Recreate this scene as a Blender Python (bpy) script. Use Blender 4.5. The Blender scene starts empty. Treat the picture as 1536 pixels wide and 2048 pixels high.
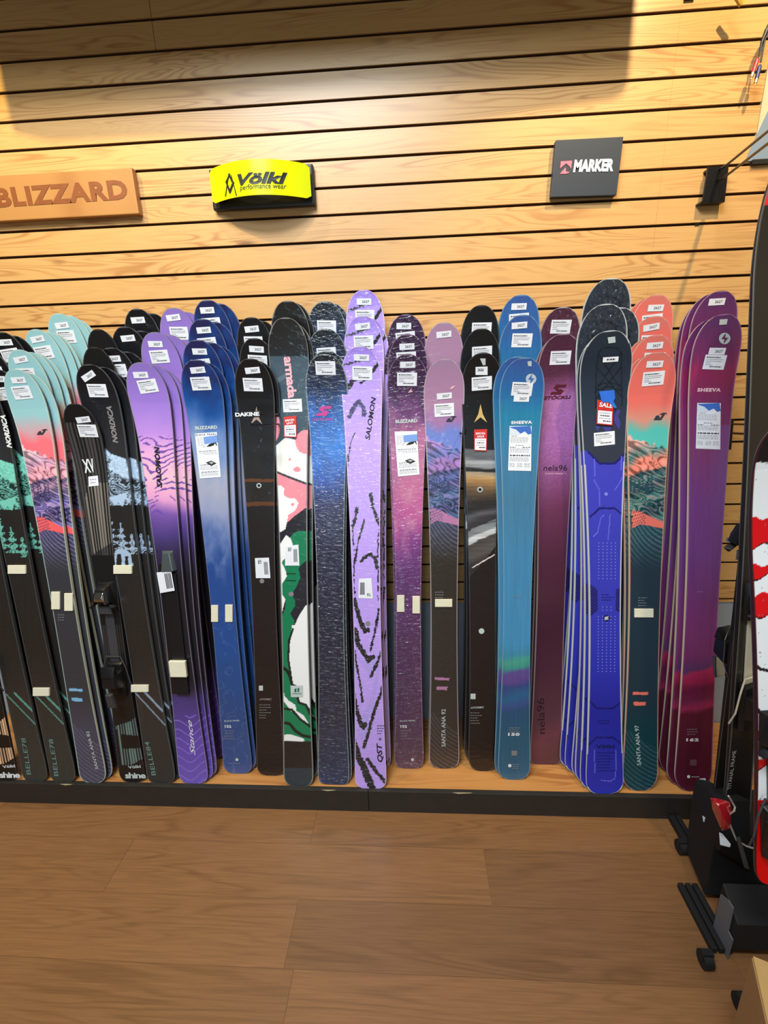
import bpy, bmesh, math, random
import numpy as np
from mathutils import Matrix, Vector
random.seed(7)
R_ = math.radians

# ------------------------------------------------------------------ camera
F_PX = 949.404
PITCH, YAW, ROLL = 0.2927476, -0.0640944, -0.0323070
CAM = np.array([0.0, -1.72915, 1.5605227])
ZS = 0.0928696            # top of the display ledge
def cam_axes():
    cy, sy = math.cos(YAW), math.sin(YAW); cp, sp = math.cos(PITCH), math.sin(PITCH)
    f = np.array([sy*cp, cy*cp, -sp]); r = np.array([cy, -sy, 0.0]); u = np.cross(r, f)
    c, s = math.cos(ROLL), math.sin(ROLL)
    return c*r + s*u, -s*r + c*u, f
AR, AU, AF = cam_axes()
cd = bpy.data.cameras.new('camera'); co = bpy.data.objects.new('camera', cd)
bpy.context.collection.objects.link(co)
m = Matrix.Identity(4)
for i in range(3):
    m[i][0], m[i][1], m[i][2], m[i][3] = AR[i], AU[i], -AF[i], CAM[i]
co.matrix_world = m
cd.sensor_fit = 'HORIZONTAL'; cd.sensor_width = 36; cd.lens = F_PX/1536*36; cd.clip_start = .02
sc = bpy.context.scene; sc.camera = co
# ------------------------------------------------------------------ light
sc.view_settings.view_transform = 'Standard'; sc.view_settings.look = 'None'
sc.view_settings.exposure = 0.0; sc.view_settings.gamma = 1.0
w = bpy.data.worlds.new('world'); sc.world = w; w.use_nodes = True
w.node_tree.nodes['Background'].inputs[0].default_value = (1.0, 0.80, 0.56, 1)
w.node_tree.nodes['Background'].inputs[1].default_value = 0.07
def lamp(kind, name, loc, target, power, col, **k):
    d = bpy.data.lights.new(name, kind); d.energy = power; d.color = col
    for a, b in k.items(): setattr(d, a, b)
    o = bpy.data.objects.new(name, d); bpy.context.collection.objects.link(o)
    o.location = loc
    o.rotation_euler = (Vector(target)-Vector(loc)).to_track_quat('-Z', 'Y').to_euler()
    return o
WARM = (1.0, 0.75, 0.20); MID = (1.0, 0.93, 0.84); COOL = (0.66, 0.90, 1.0)
lamp('SPOT', 'track_spot_warm', (-1.40, -.90, 3.1), (-1.30, -.1, 1.7), 78, WARM, spot_size=R_(92), spot_blend=.7, shadow_soft_size=.02)
lamp('SPOT', 'track_spot_centre', (-.35, -.90, 3.1), (-.30, -.1, 1.7), 26, MID, spot_size=R_(92), spot_blend=.7, shadow_soft_size=.02)
lamp('SPOT', 'track_spot_right', (0.85, -.90, 3.1), (0.80, 0, 1.85), 96, (1.0, .76, .38), spot_size=R_(68), spot_blend=.6, shadow_soft_size=.02)
lamp('AREA', 'ceiling_panel', (-.7, -3.6, 3.8), (-.4, -.3, 1.2), 44, (.84, .97, 1.0), shape='RECTANGLE', size=1.8, size_y=.5)
lamp('AREA', 'shop_window', (-.50, -4.6, 1.55), (-.3, 0, 1.4), 24, COOL, shape='RECTANGLE', size=1.3, size_y=1.5)
lamp('AREA', 'added_cool_fill', (-.7, -2.2, 3.8), (-.3, -.3, .6), 104, (.86, .92, 1.0), shape='RECTANGLE', size=1.2, size_y=.4)  # cool fill added to brighten the lower skis, not a known fixture

# ------------------------------------------------------------------ photo <-> place
def ray(x, y):
    return CAM, AR*(x-768)/F_PX - AU*(y-1024)/F_PX + AF
def at(x, y, Y=0.0):
    c, d = ray(x, y); t = (Y-c[1])/d[1]; return c + t*d
def atz(x, y, z=ZS):
    c, d = ray(x, y); t = (z-c[2])/d[2]; return c + t*d
def proj(P):
    d = P - CAM; z = d @ AF
    return 768 + F_PX*(d @ AR)/z, 1024 - F_PX*(d @ AU)/z

# ------------------------------------------------------------------ colours and materials
def lin(c):
    c = np.asarray(c, float)/255.0
    return np.where(c <= .04045, c/12.92, ((c+.055)/1.055)**2.4)
MATS = {}
def mat(name, rgb=(128,128,128), rough=.5, metal=0, coat=0, spec=.5, noise=0, nscale=40, alpha=1, bump=0):
    if name in MATS: return MATS[name]
    m = bpy.data.materials.new(name); m.use_nodes = True; nt = m.node_tree; b = nt.nodes['Principled BSDF']
    c = tuple(lin(rgb)) + (1,)
    b.inputs['Base Color'].default_value = c; b.inputs['Roughness'].default_value = rough
    b.inputs['Metallic'].default_value = metal; b.inputs['Coat Weight'].default_value = coat
    b.inputs['Specular IOR Level'].default_value = spec
    if alpha < 1: b.inputs['Alpha'].default_value = alpha
    tc = nt.nodes.new('ShaderNodeTexCoord'); n = nt.nodes.new('ShaderNodeTexNoise')
    n.inputs['Scale'].default_value = nscale; n.inputs['Detail'].default_value = 4
    nt.links.new(tc.outputs['Object'], n.inputs['Vector'])
    mx = nt.nodes.new('ShaderNodeMix'); mx.data_type = 'RGBA'; mx.blend_type = 'MULTIPLY'
    mx.inputs[0].default_value = max(noise, .06)
    mx.inputs[6].default_value = c
    cr = nt.nodes.new('ShaderNodeValToRGB'); cr.color_ramp.elements[0].position = .3; cr.color_ramp.elements[0].color = (.45,.45,.45,1)
    cr.color_ramp.elements[1].position = .7; cr.color_ramp.elements[1].color = (1,1,1,1)
    nt.links.new(n.outputs['Fac'], cr.inputs[0]); nt.links.new(cr.outputs[0], mx.inputs[7]); nt.links.new(mx.outputs[2], b.inputs['Base Color'])
    if bump:
        bp = nt.nodes.new('ShaderNodeBump'); bp.inputs['Strength'].default_value = bump; bp.inputs['Distance'].default_value = .002
        nt.links.new(n.outputs['Fac'], bp.inputs['Height']); nt.links.new(bp.outputs[0], b.inputs['Normal'])
    MATS[name] = m; return m
def ski_mat(name, rough, film, strength, scale=(28, 1, 95), dist=.004):
    """printed topsheet: colour from the printed artwork, under clear lacquer or crinkled shrink film"""
    m = bpy.data.materials.new(name); m.use_nodes = True; nt = m.node_tree; b = nt.nodes['Principled BSDF']
    a = nt.nodes.new('ShaderNodeAttribute'); a.attribute_name = 'art'
    nt.links.new(a.outputs['Color'], b.inputs['Base Color'])
    b.inputs['Roughness'].default_value = rough
    b.inputs['Coat Weight'].default_value = film; b.inputs['Coat Roughness'].default_value = .07
    tc = nt.nodes.new('ShaderNodeTexCoord'); mp = nt.nodes.new('ShaderNodeMapping'); mp.inputs['Scale'].default_value = scale
    nt.links.new(tc.outputs['Object'], mp.inputs[0])
    n = nt.nodes.new('ShaderNodeTexNoise'); n.inputs['Scale'].default_value = 1; n.inputs['Detail'].default_value = 3; n.inputs['Distortion'].default_value = .8
    nt.links.new(mp.outputs[0], n.inputs['Vector'])
    bp = nt.nodes.new('ShaderNodeBump'); bp.inputs['Strength'].default_value = strength; bp.inputs['Distance'].default_value = dist
    nt.links.new(n.outputs['Fac'], bp.inputs['Height']); nt.links.new(bp.outputs[0], b.inputs['Coat Normal'])
    MATS[name] = m; return m
TOP = ski_mat('printed_topsheet', .42, .35, .06)
FILM = ski_mat('printed_topsheet_in_film', .38, .75, .34, (26, 1, 70), .006)
FILM2 = ski_mat('printed_topsheet_in_crinkled_film', .36, 1.0, .8, (40, 1, 100), .011)

FILM3 = ski_mat('printed_topsheet_in_ragged_film', .34, 1.0, 1.0, (75, 1, 60), .035)
def link(o, parent=None):
    bpy.context.collection.objects.link(o)
    if parent is not None: o.parent = parent
    return o
def tag(o, label=None, cat=None, group=None, kind=None):
    if label: o['label'] = label
    if cat: o['category'] = cat
    if group: o['group'] = group
    if kind: o['kind'] = kind
    return o
def empty(name, loc=(0,0,0), mw=None):
    o = bpy.data.objects.new(name, None); o.empty_display_size = .05
    if mw is not None: o.matrix_world = mw
    else: o.location = loc
    return link(o)
def pymesh(name, V, Fc, mats, parent=None, mi=None, smooth=False):
    me = bpy.data.meshes.new(name); me.from_pydata([tuple(map(float, v)) for v in V], [], [tuple(f) for f in Fc])
    for q in (mats if isinstance(mats, (list, tuple)) else [mats]): me.materials.append(q)
    if mi is not None: me.polygons.foreach_set('material_index', list(mi))
    if smooth: me.polygons.foreach_set('use_smooth', [True]*len(me.polygons))
    me.update(); return link(bpy.data.objects.new(name, me), parent)
class MB:
    """collects boxes, prisms and tubes, then links them as one mesh object"""
    def __init__(s): s.bm = bmesh.new(); s.k = 0
    def _mi(s, fs):
        for f in fs: f.material_index = s.k
    def box(s, x0, x1, y0, y1, z0, z1, bev=0):
        r = bmesh.ops.create_cube(s.bm, size=1); vs = r['verts']
        bmesh.ops.scale(s.bm, vec=(x1-x0, y1-y0, z1-z0), verts=vs)
        bmesh.ops.translate(s.bm, vec=((x0+x1)/2, (y0+y1)/2, (z0+z1)/2), verts=vs)
        fs = list({f for v in vs for f in v.link_faces}); s._mi(fs)
        if bev:
            es = list({e for v in vs for e in v.link_edges})
            r = bmesh.ops.bevel(s.bm, geom=es, offset=bev, segments=2, affect='EDGES', profile=.6); s._mi(r['faces'])
        return s
    def hull(s, pts, bev=0):
        vs = [s.bm.verts.new(p) for p in pts]
        r = bmesh.ops.convex_hull(s.bm, input=vs)
        fs = [g for g in r['geom'] if isinstance(g, bmesh.types.BMFace)]; s._mi(fs)
        if bev:
            es = [e for e in {e for f in fs for e in f.edges} if len(e.link_faces) == 2 and e.calc_face_angle(0) > .3]
            r = bmesh.ops.bevel(s.bm, geom=es, offset=bev, segments=2, affect='EDGES', profile=.6); s._mi(r['faces'])
        return s
    def tube(s, pts, rad, n=8):
        pts = [Vector(p) for p in pts]; rings = []
        for i, p in enumerate(pts):
            d = (pts[min(i+1, len(pts)-1)] - pts[max(i-1, 0)]).normalized()
            a = d.orthogonal().normalized() if not rings else (rings[-1][1] - d*rings[-1][1].dot(d)).normalized()
            b = d.cross(a)
            rr = rad[i] if isinstance(rad, (list, tuple)) else rad
            rings.append(([s.bm.verts.new(p + (a*math.cos(t)+b*math.sin(t))*rr) for t in [2*math.pi*k/n for k in range(n)]], a))
        fs = []
        for q in range(len(rings)-1):
            A, B = rings[q][0], rings[q+1][0]
            for k in range(n): fs.append(s.bm.faces.new((A[k], A[(k+1) % n], B[(k+1) % n], B[k])))
        fs.append(s.bm.faces.new(rings[0][0][::-1])); fs.append(s.bm.faces.new(rings[-1][0])); s._mi(fs)
        return s
    def poly(s, pts, d=(0, .001, 0)):
        """flat outline given thickness d"""
        a = [s.bm.verts.new(p) for p in pts]; b = [s.bm.verts.new(tuple(Vector(p)+Vector(d))) for p in pts]
        fs = [s.bm.faces.new(a), s.bm.faces.new(b[::-1])]; n = len(a)
        for k in range(n): fs.append(s.bm.faces.new((a[k], b[k], b[(k+1) % n], a[(k+1) % n])))
        s._mi(fs); return s
    def mat(s, k): s.k = k; return s
    def build(s, name, mats, parent=None, smooth=False):
        bmesh.ops.recalc_face_normals(s.bm, faces=s.bm.faces)
        me = bpy.data.meshes.new(name); s.bm.to_mesh(me); s.bm.free()
        for q in (mats if isinstance(mats, (list, tuple)) else [mats]): me.materials.append(q)
        if smooth:
            me.polygons.foreach_set('use_smooth', [True]*len(me.polygons)); me.set_sharp_from_angle(angle=R_(35))
        return link(bpy.data.objects.new(name, me), parent)
_txt = {}
def text_data(s, shear=0, bold=0.0, spacing=1.0):
    """glyph outlines as vertices (x, z in units) and faces; width and height"""
    key = (s, shear, bold, spacing)
    if key in _txt: return _txt[key]
    cu = bpy.data.curves.new('t', 'FONT'); cu.body = s; cu.shear = shear; cu.offset = bold; cu.space_character = spacing; cu.resolution_u = 3
    o = bpy.data.objects.new('t', cu); bpy.context.collection.objects.link(o)
    dg = bpy.context.evaluated_depsgraph_get(); me = bpy.data.meshes.new_from_object(o.evaluated_get(dg))
    V = np.array([v.co[:2] for v in me.vertices]); Fc = [tuple(p.vertices) for p in me.polygons]
    bpy.data.objects.remove(o); bpy.data.curves.remove(cu); bpy.data.meshes.remove(me)
    V[:, 0] -= V[:, 0].min(); base = 0.0
    w_, h_ = V[:, 0].max(), V[:, 1].max()
    _txt[key] = (V, Fc, w_, h_); return _txt[key]

# ------------------------------------------------------------------ wood
def wood_mat(name, c1, c2, c3, rough=.45, per_slat=None, attr=None, knots=True, coat=0.0, ring=.8, stretch=(1.1, 11), lines=62.0):
    m = bpy.data.materials.new(name); m.use_nodes = True; nt = m.node_tree; N = nt.nodes.new; L = nt.links.new
    b = nt.nodes['Principled BSDF']; b.inputs['Roughness'].default_value = rough; b.inputs['Coat Weight'].default_value = coat
    b.inputs['Coat Roughness'].default_value = .25
    tc = N('ShaderNodeTexCoord'); sep = N('ShaderNodeSeparateXYZ'); L(tc.outputs['Object'], sep.inputs[0])
    def mt(op, a, bb=None):
        q = N('ShaderNodeMath'); q.operation = op
        for i, v in enumerate((a, bb)):
            if v is None: continue
            if isinstance(v, (int, float)): q.inputs[i].default_value = v
            else: L(v, q.inputs[i])
        return q.outputs[0]
    if per_slat:
        z0, s = per_slat
        k = mt('FLOOR', mt('DIVIDE', mt('SUBTRACT', sep.outputs['Z'], z0), s)); off = mt('MULTIPLY', k, 3.37)
    elif attr:
        a = N('ShaderNodeAttribute'); a.attribute_name = attr; off = mt('MULTIPLY', a.outputs['Fac'], 37.0)
    else: off = mt('ADD', 0.0, 0.0)
    cross = sep.outputs['Z'] if per_slat else sep.outputs['Y']
    cmb = N('ShaderNodeCombineXYZ'); L(mt('ADD', sep.outputs['X'], off), cmb.inputs[0]); L(cross, cmb.inputs[1]); L(off, cmb.inputs[2])
    mp = N('ShaderNodeMapping'); mp.inputs['Scale'].default_value = (stretch[0], stretch[1], 1); L(cmb.outputs[0], mp.inputs[0])
    n1 = N('ShaderNodeTexNoise'); n1.inputs['Scale'].default_value = 1.0; n1.inputs['Detail'].default_value = 2.0; n1.inputs['Distortion'].default_value = .6; L(mp.outputs[0], n1.inputs['Vector'])
    # rings: bands of the smooth noise
    ph = mt('MULTIPLY', n1.outputs['Fac'], lines); rg = mt('SINE', ph)
    rg = mt('POWER', mt('MAXIMUM', mt('MULTIPLY', mt('ADD', rg, 1.0), .5), 0.0), 3.0)
    mp2 = N('ShaderNodeMapping'); mp2.inputs['Scale'].default_value = (9, 300, 1); L(cmb.outputs[0], mp2.inputs[0])
    n2 = N('ShaderNodeTexNoise'); n2.inputs['Scale'].default_value = 1.0; n2.inputs['Detail'].default_value = 3; L(mp2.outputs[0], n2.inputs['Vector'])
    mp3 = N('ShaderNodeMapping'); mp3.inputs['Scale'].default_value = (2.0, 9, 1); L(cmb.outputs[0], mp3.inputs[0])
    n3 = N('ShaderNodeTexNoise'); n3.inputs['Scale'].default_value = 1.0; n3.inputs['Detail'].default_value = 2; L(mp3.outputs[0], n3.inputs['Vector'])
    gate = N('ShaderNodeMapRange'); gate.inputs[1].default_value = .42; gate.inputs[2].default_value = .62; L(n3.outputs['Fac'], gate.inputs[0])
    def mix(f, A, B):
        q = N('ShaderNodeMix'); q.data_type = 'RGBA'
        L(f, q.inputs[0])
        for i, v in ((6, A), (7, B)):
            if isinstance(v, tuple): q.inputs[i].default_value = tuple(lin(v)) + (1,)
            else: L(v, q.inputs[i])
        return q.outputs[2]
    col = mix(mt('MULTIPLY', n2.outputs['Fac'], .75), c1, c2)
    col = mix(mt('MULTIPLY', mt('MULTIPLY', rg, gate.outputs[0]), ring), col, c3)
    col = mix(mt('MULTIPLY', rg, ring*.15), col, c3)
    if knots:
        mp4 = N('ShaderNodeMapping'); mp4.inputs['Scale'].default_value = (2.2, 6.5, 1); L(cmb.outputs[0], mp4.inputs[0])
        vo = N('ShaderNodeTexVoronoi'); vo.inputs['Scale'].default_value = 1.0; vo.inputs['Randomness'].default_value = .9; L(mp4.outputs[0], vo.inputs['Vector'])
        kn = N('ShaderNodeMapRange'); kn.inputs[1].default_value = .09; kn.inputs[2].default_value = .03; L(vo.outputs['Distance'], kn.inputs[0])
        col = mix(mt('MULTIPLY', kn.outputs[0], .7), col, tuple(int(v*.72) for v in c3))
    if attr:
        mm = N('ShaderNodeMix'); mm.data_type = 'RGBA'; mm.blend_type = 'MULTIPLY'; mm.inputs[0].default_value = 1
        v = mt('ADD', mt('MULTIPLY', a.outputs['Fac'], .22), .86); cb = N('ShaderNodeCombineColor')
        for i in range(3): L(v, cb.inputs[i])
        L(col, mm.inputs[6]); L(cb.outputs[0], mm.inputs[7]); col = mm.outputs[2]
    L(col, b.inputs['Base Color'])
    MATS[name] = m; return m
S = 0.0762; Z0 = 2.572865
PINE = wood_mat('pine_slat', (214,168,108), (202,152,90), (164,104,54), per_slat=(Z0-S*40, S), rough=.42, coat=.4, ring=.62, stretch=(1.0, 12), lines=120.0)
PINE_D = mat('groove_dark', (70,44,22), rough=.8, noise=.2)
FLOOR = wood_mat('floor_plank', (158,112,70), (94,62,36), (86,56,32), attr='plank', rough=.36, knots=False, coat=.15, ring=.30, stretch=(.9, 9), lines=80.0)
SHELF = wood_mat('pine_shelf', (206,146,82), (194,132,70), (160,96,46), rough=.5)
BLACKB = mat('black_painted_board', (44,40,37), rough=.55, noise=.35, nscale=18, bump=.3)

# ------------------------------------------------------------------ the room
def wall_back():
    V, Fc, MI = [], [], []
    def strip(x0, x1, y0, z0, y1, z1, mi=0):
        n = len(V); V.extend([(x0,y0,z0),(x1,y0,z0),(x1,y1,z1),(x0,y1,z1)]); Fc.append((n,n+1,n+2,n+3)); MI.append(mi)
    g = .0042; D = .013
    zb = .655; i = 0
    xr_hi = 1.030
    edges = []
    zt = Z0 + S*4
    k = 4; zs_ = [Z0 - S*(j) for j in range(-4, 30)]
    for a, b_ in zip(zs_[:-1], zs_[1:]):          # slat between groove a (top) and groove b_ (bottom)
        top = a - g; bot = b_ + g
        if top < zb: break
        bot = max(bot, zb)
        spans = [(-3.2, .7707), (.7710, 2.6)]
        if bot > 2.09: spans = [(-3.2, .7707), (.7710, xr_hi)]
        if bot > 2.45: spans = [(-3.2, -.754), (-.7525, .7707), (.7710, xr_hi)]
        for x0, x1 in spans:
            strip(x0, x1, 0, bot, 0, top)                      # face
            strip(x0, x1, 0, top, .004, top+.0005, 0)          # upper lip
            strip(x0, x1, .004, bot-.0005, 0, bot, 0)          # lower lip
            strip(x0, x1, .004, top+.0005, D, top+.004, 1); strip(x0, x1, D, bot-.004, .004, bot-.0005, 1)
            n = len(V); V.extend([(x1,0,bot),(x1,D,bot),(x1,D,top),(x1,0,top)]); Fc.append((n,n+1,n+2,n+3)); MI.append(0)
    strip(-3.2, 2.6, D, zb, D, 2.10, 1); strip(-3.2, xr_hi, D, 2.10, D, 2.9, 1)
    o = pymesh('wall_back', V, Fc, [PINE, PINE_D], mi=MI); tag(o, kind='structure')
wall_back()
PAINT = mat('blue_grey_paint', (150,158,172), rough=.7, noise=.08)
BEIGE = mat('beige_plaster', (206,188,150), rough=.8, noise=.12, nscale=120, bump=.3)
o = MB().box(-3.2, 2.6, .004, .03, -.01, .66).build('trim_1', PAINT); tag(o, kind='structure')
# plaster return beyond the slat wall, its diagonal shade painted on as a grey-blue field
o = MB().box(1.031, 2.6, -.002, .03, 2.124, 2.95).build('trim_2', BEIGE); tag(o, kind='structure')
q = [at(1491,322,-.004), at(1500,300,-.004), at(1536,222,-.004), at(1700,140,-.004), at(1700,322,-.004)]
o = MB().poly([tuple(v) for v in q], (0,.002,0)).build('trim_3', mat('grey_blue_shade', (128,142,158), rough=.6)); tag(o, kind='structure')
o = MB().box(1.026, 2.6, -.012, .012, 2.112, 2.124).build('trim_4', mat('black_strip', (22,20,18), rough=.6)); tag(o, kind='structure')
# floor: planks laid along the wall, each its own board in one surface
def floor():
    rows = []; ys = [-.38]
    ym = [atz(622,1687,0)[1], atz(205,1786,0)[1]]
    wd = .178; y0 = atz(626,1688,0)[1]
    seams = {0: atz(626,1662,0)[0], 1: atz(222,1757,0)[0], 2: atz(577,1895,0)[0]}
    V, Fc, A = [], [], []; rnd = random.Random(3)
    y = y0 + wd*8
    for r in range(-8, 20):
        ya = y0 - wd*(r); yb = ya - wd
        x = -4.2 + rnd.random()*.6
        if r == -1: x = seams[0] - 1.22*3
        if r == 0: x = seams[1] - 1.22*3
        if r == 1: x = seams[2] - 1.22*3
        while x < 3.6:
            n = len(V); V += [(x,yb,0),(x+1.2192,yb,0),(x+1.2192,ya-.0006,0),(x,ya-.0006,0)]; Fc.append((n,n+1,n+2,n+3)); A += [rnd.random()]*4
            x += 1.22
    n = len(V); V += [(-6,-6,-.0015),(6,-6,-.0015),(6,1,-.0015),(-6,1,-.0015)]; Fc.append((n,n+1,n+2,n+3)); A += [.5]*4
    o = pymesh('floor', V, Fc, FLOOR); at_ = o.data.attributes.new('plank', 'FLOAT', 'POINT'); at_.data.foreach_set('value', A); tag(o, kind='structure')
floor()
o = MB().box(2.6, 2.7, -6, .03, -.01, 3.4).build('wall_right', BEIGE); tag(o, kind='structure')
# display ledge
led = empty('display_ledge', (0, -.19, 0)); tag(led, 'long low pine ledge with black front board carrying the skis on the wall', 'ledge')
def shifted(o, parent):          # parent without moving
    o.parent = parent; o.matrix_parent_inverse = Matrix.Translation(-parent.location); return o
shifted(MB().box(-3.2, 2.2, -.365, .0, .068, ZS-.0008).build('ledge_top', SHELF), led)
b_ = MB().box(-3.2, -.178, -.380, -.362, 0, ZS+.002, .0015).box(-.1765, 2.2, -.380, -.362, 0, ZS+.002, .0015)
shifted(b_.build('front_board', BLACKB), led)
WORN = mat('bare_wood_chip', (214,196,150), rough=.8)
def worn(px0, px1, y):
    a, c = at(px0, y, -.3805), at(px1, y, -.3805)
    return MB().poly([(a[0],-.3806,a[2]+.002),((a[0]+c[0])/2,-.3806,a[2]+.003),(c[0],-.3806,c[2]+.001),(c[0]-.01,-.3806,c[2]-.002),(a[0]+.02,-.3806,a[2]-.003)], (0,.0004,0)).build('chipped_paint', WORN)
shifted(worn(643, 672, 1580.5), led); shifted(worn(905, 945, 1586), led)
shifted(worn(120, 145, 1569), led)

# ------------------------------------------------------------------ noise and drawing helpers for printed artwork
def _hash(ix, iy, seed):
    h = (ix*374761393 + iy*668265263 + seed*974634777) & 0x7fffffff
    h = ((h ^ (h >> 13))*1274126177) & 0x7fffffff
    return ((h ^ (h >> 16)) & 0xffff)/65535.0
def vnoise(x, y, seed=0):
    ix = np.floor(x).astype(np.int64); iy = np.floor(y).astype(np.int64); fx = x-ix; fy = y-iy
    fx = fx*fx*(3-2*fx); fy = fy*fy*(3-2*fy)
    a = _hash(ix,iy,seed); b = _hash(ix+1,iy,seed); c = _hash(ix,iy+1,seed); d = _hash(ix+1,iy+1,seed)
    return (a*(1-fx)+b*fx)*(1-fy) + (c*(1-fx)+d*fx)*fy
def fbm(x, y, o=4, seed=0):
    s = 0; a = .5
    for i in range(o): s = s + a*vnoise(x*2**i, y*2**i, seed+i*17); a *= .5
    return s/(1-.5**o)
def ramp(t, stops):
    ts = [s[0] for s in stops]; cs = np.array([s[1] for s in stops], float)
    return np.stack([np.interp(t, ts, cs[:, k]) for k in range(3)], -1)
def inpoly(x, y, P):
    r = np.zeros(x.shape, bool); n = len(P)
    for i in range(n):
        x0, y0 = P[i]; x1, y1 = P[(i+1) % n]
        if y0 == y1: continue
        c = ((y0 > y) != (y1 > y)) & (x < (x1-x0)*(y-y0)/(y1-y0)+x0); r ^= c
    return r
def dline(x, y, P):
    d = np.full(x.shape, 1e9)
    for (x0, y0), (x1, y1) in zip(P[:-1], P[1:]):
        L2 = (x1-x0)**2+(y1-y0)**2; t = np.clip(((x-x0)*(x1-x0)+(y-y0)*(y1-y0))/L2, 0, 1)
        d = np.minimum(d, np.hypot(x-x0-t*(x1-x0), y-y0-t*(y1-y0)))
    return d
def K(ox, oy, s, pts): return [(ox+a/s, oy+b/s) for a, b in pts]
def put(C, mask, col, a=1.0):
    C[mask] = C[mask]*(1-a) + np.array(col, float)*a
def mixc(C, f, col): return C*(1-f[..., None]) + np.array(col, float)*f[..., None]

# ---- artworks: x, y run over the photo position of the ski that shows each print best; u across -1..1
def art_belle(acc, low):
    def f(x, y, u):
        C = ramp(y, [(730,(18,18,22)),(800,(30,30,36)),(860,(42,42,47)),(900,(46,46,50)),(1030,(40,38,38)),(1120,(44,41,40)),(1300,(44,41,39)),(1400,(52,50,48)),(1500,low),(1565,low)])
        C = C*(0.93+.14*fbm(x/3, y/60, 3, 5))[..., None]
        mt_ = inpoly(x, y, [(196,884),(222,908),(252,918),(262,960),(262,1010),(215,1012),(198,985),(192,940)])
        n = fbm(x/22+1.6*fbm(x/16,y/16,2,8)+y/60, y/26-x/40, 2, 3); l = np.sin(n*62)
        a = np.array(acc, float)
        m_ = mt_ & (l > -.1); C[m_] = a*(.60+.5*vnoise(x[m_]/5, y[m_]/7, 2))[..., None]
        put(C, mt_ & (l <= -.1), a*.28)
        sn = inpoly(x, y, [(197,884),(222,908),(252,918),(258,958),(228,945),(217,930),(224,920),(208,905)]); put(C, sn, a*1.12, .8)
        put(C, inpoly(x, y, [(198,1002),(215,996),(252,985),(258,1006),(250,998),(246,1014),(236,1004),(230,1012),(222,1001),(205,1006)]), a)
        for (cx, ty, by, hw) in ((217,1012,1092,14),(240,1040,1100,15),(262,1060,1108,12),(205,1035,1080,9)):
            t = (y-ty)/(by-ty); tri = (t > 0) & (t < 1) & (np.abs(x-cx-t*5) < hw*t*(.72+.4*np.sin(y/2.1)))
            put(C, tri & (vnoise(x/1.6, y/2.2, 9) > .33), a*.92)
        for p, w_ in (([(270,1385),(330,1450)],1.0),([(290,1385),(327,1424)],1.8)): put(C, dline(x, y, p) < w_, a*.85)
        put(C, inpoly(x, y, [(226,1132),(230,1102),(236,1098),(252,1099),(262,1108),(266,1132),(258,1132),(256,1112),(250,1112),(250,1132),(244,1132),(242,1108),(234,1108),(232,1132)]), a*.95) if acc[2] > 190 else None
        return C
    return f
def art_shine(acc):
    def f(x, y, u):
        C = np.zeros(x.shape+(3,)) + (24,24,26)
        st = (np.sin(u*math.pi*9) > .1)
        reg = (y > 845) & (y < 1110)
        put(C, reg & st, (74,72,72)); reg2 = (y > 965) & (y < 1098-(u*14)) & (u > -.75+.5*np.maximum(0,(1000-y)/40)); put(C, reg2 & st, (128,122,116))
        put(C, (y > 1250) & (y < 1330) & st, (56,54,54))
        put(C, inpoly(x, y, [(232,1452),(262,1442),(280,1425),(290,1515),(262,1530),(244,1530)]) & st, acc)
        put(C, inpoly(x, y, [(232,1462),(262,1445),(280,1425),(290,1515),(262,1530),(244,1530)]) & ~st, (38,38,40))
        put(C, inpoly(x, y, [(240,1468),(278,1472),(280,1496),(246,1498)]), (22,22,24))
        return C
    return f
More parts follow.
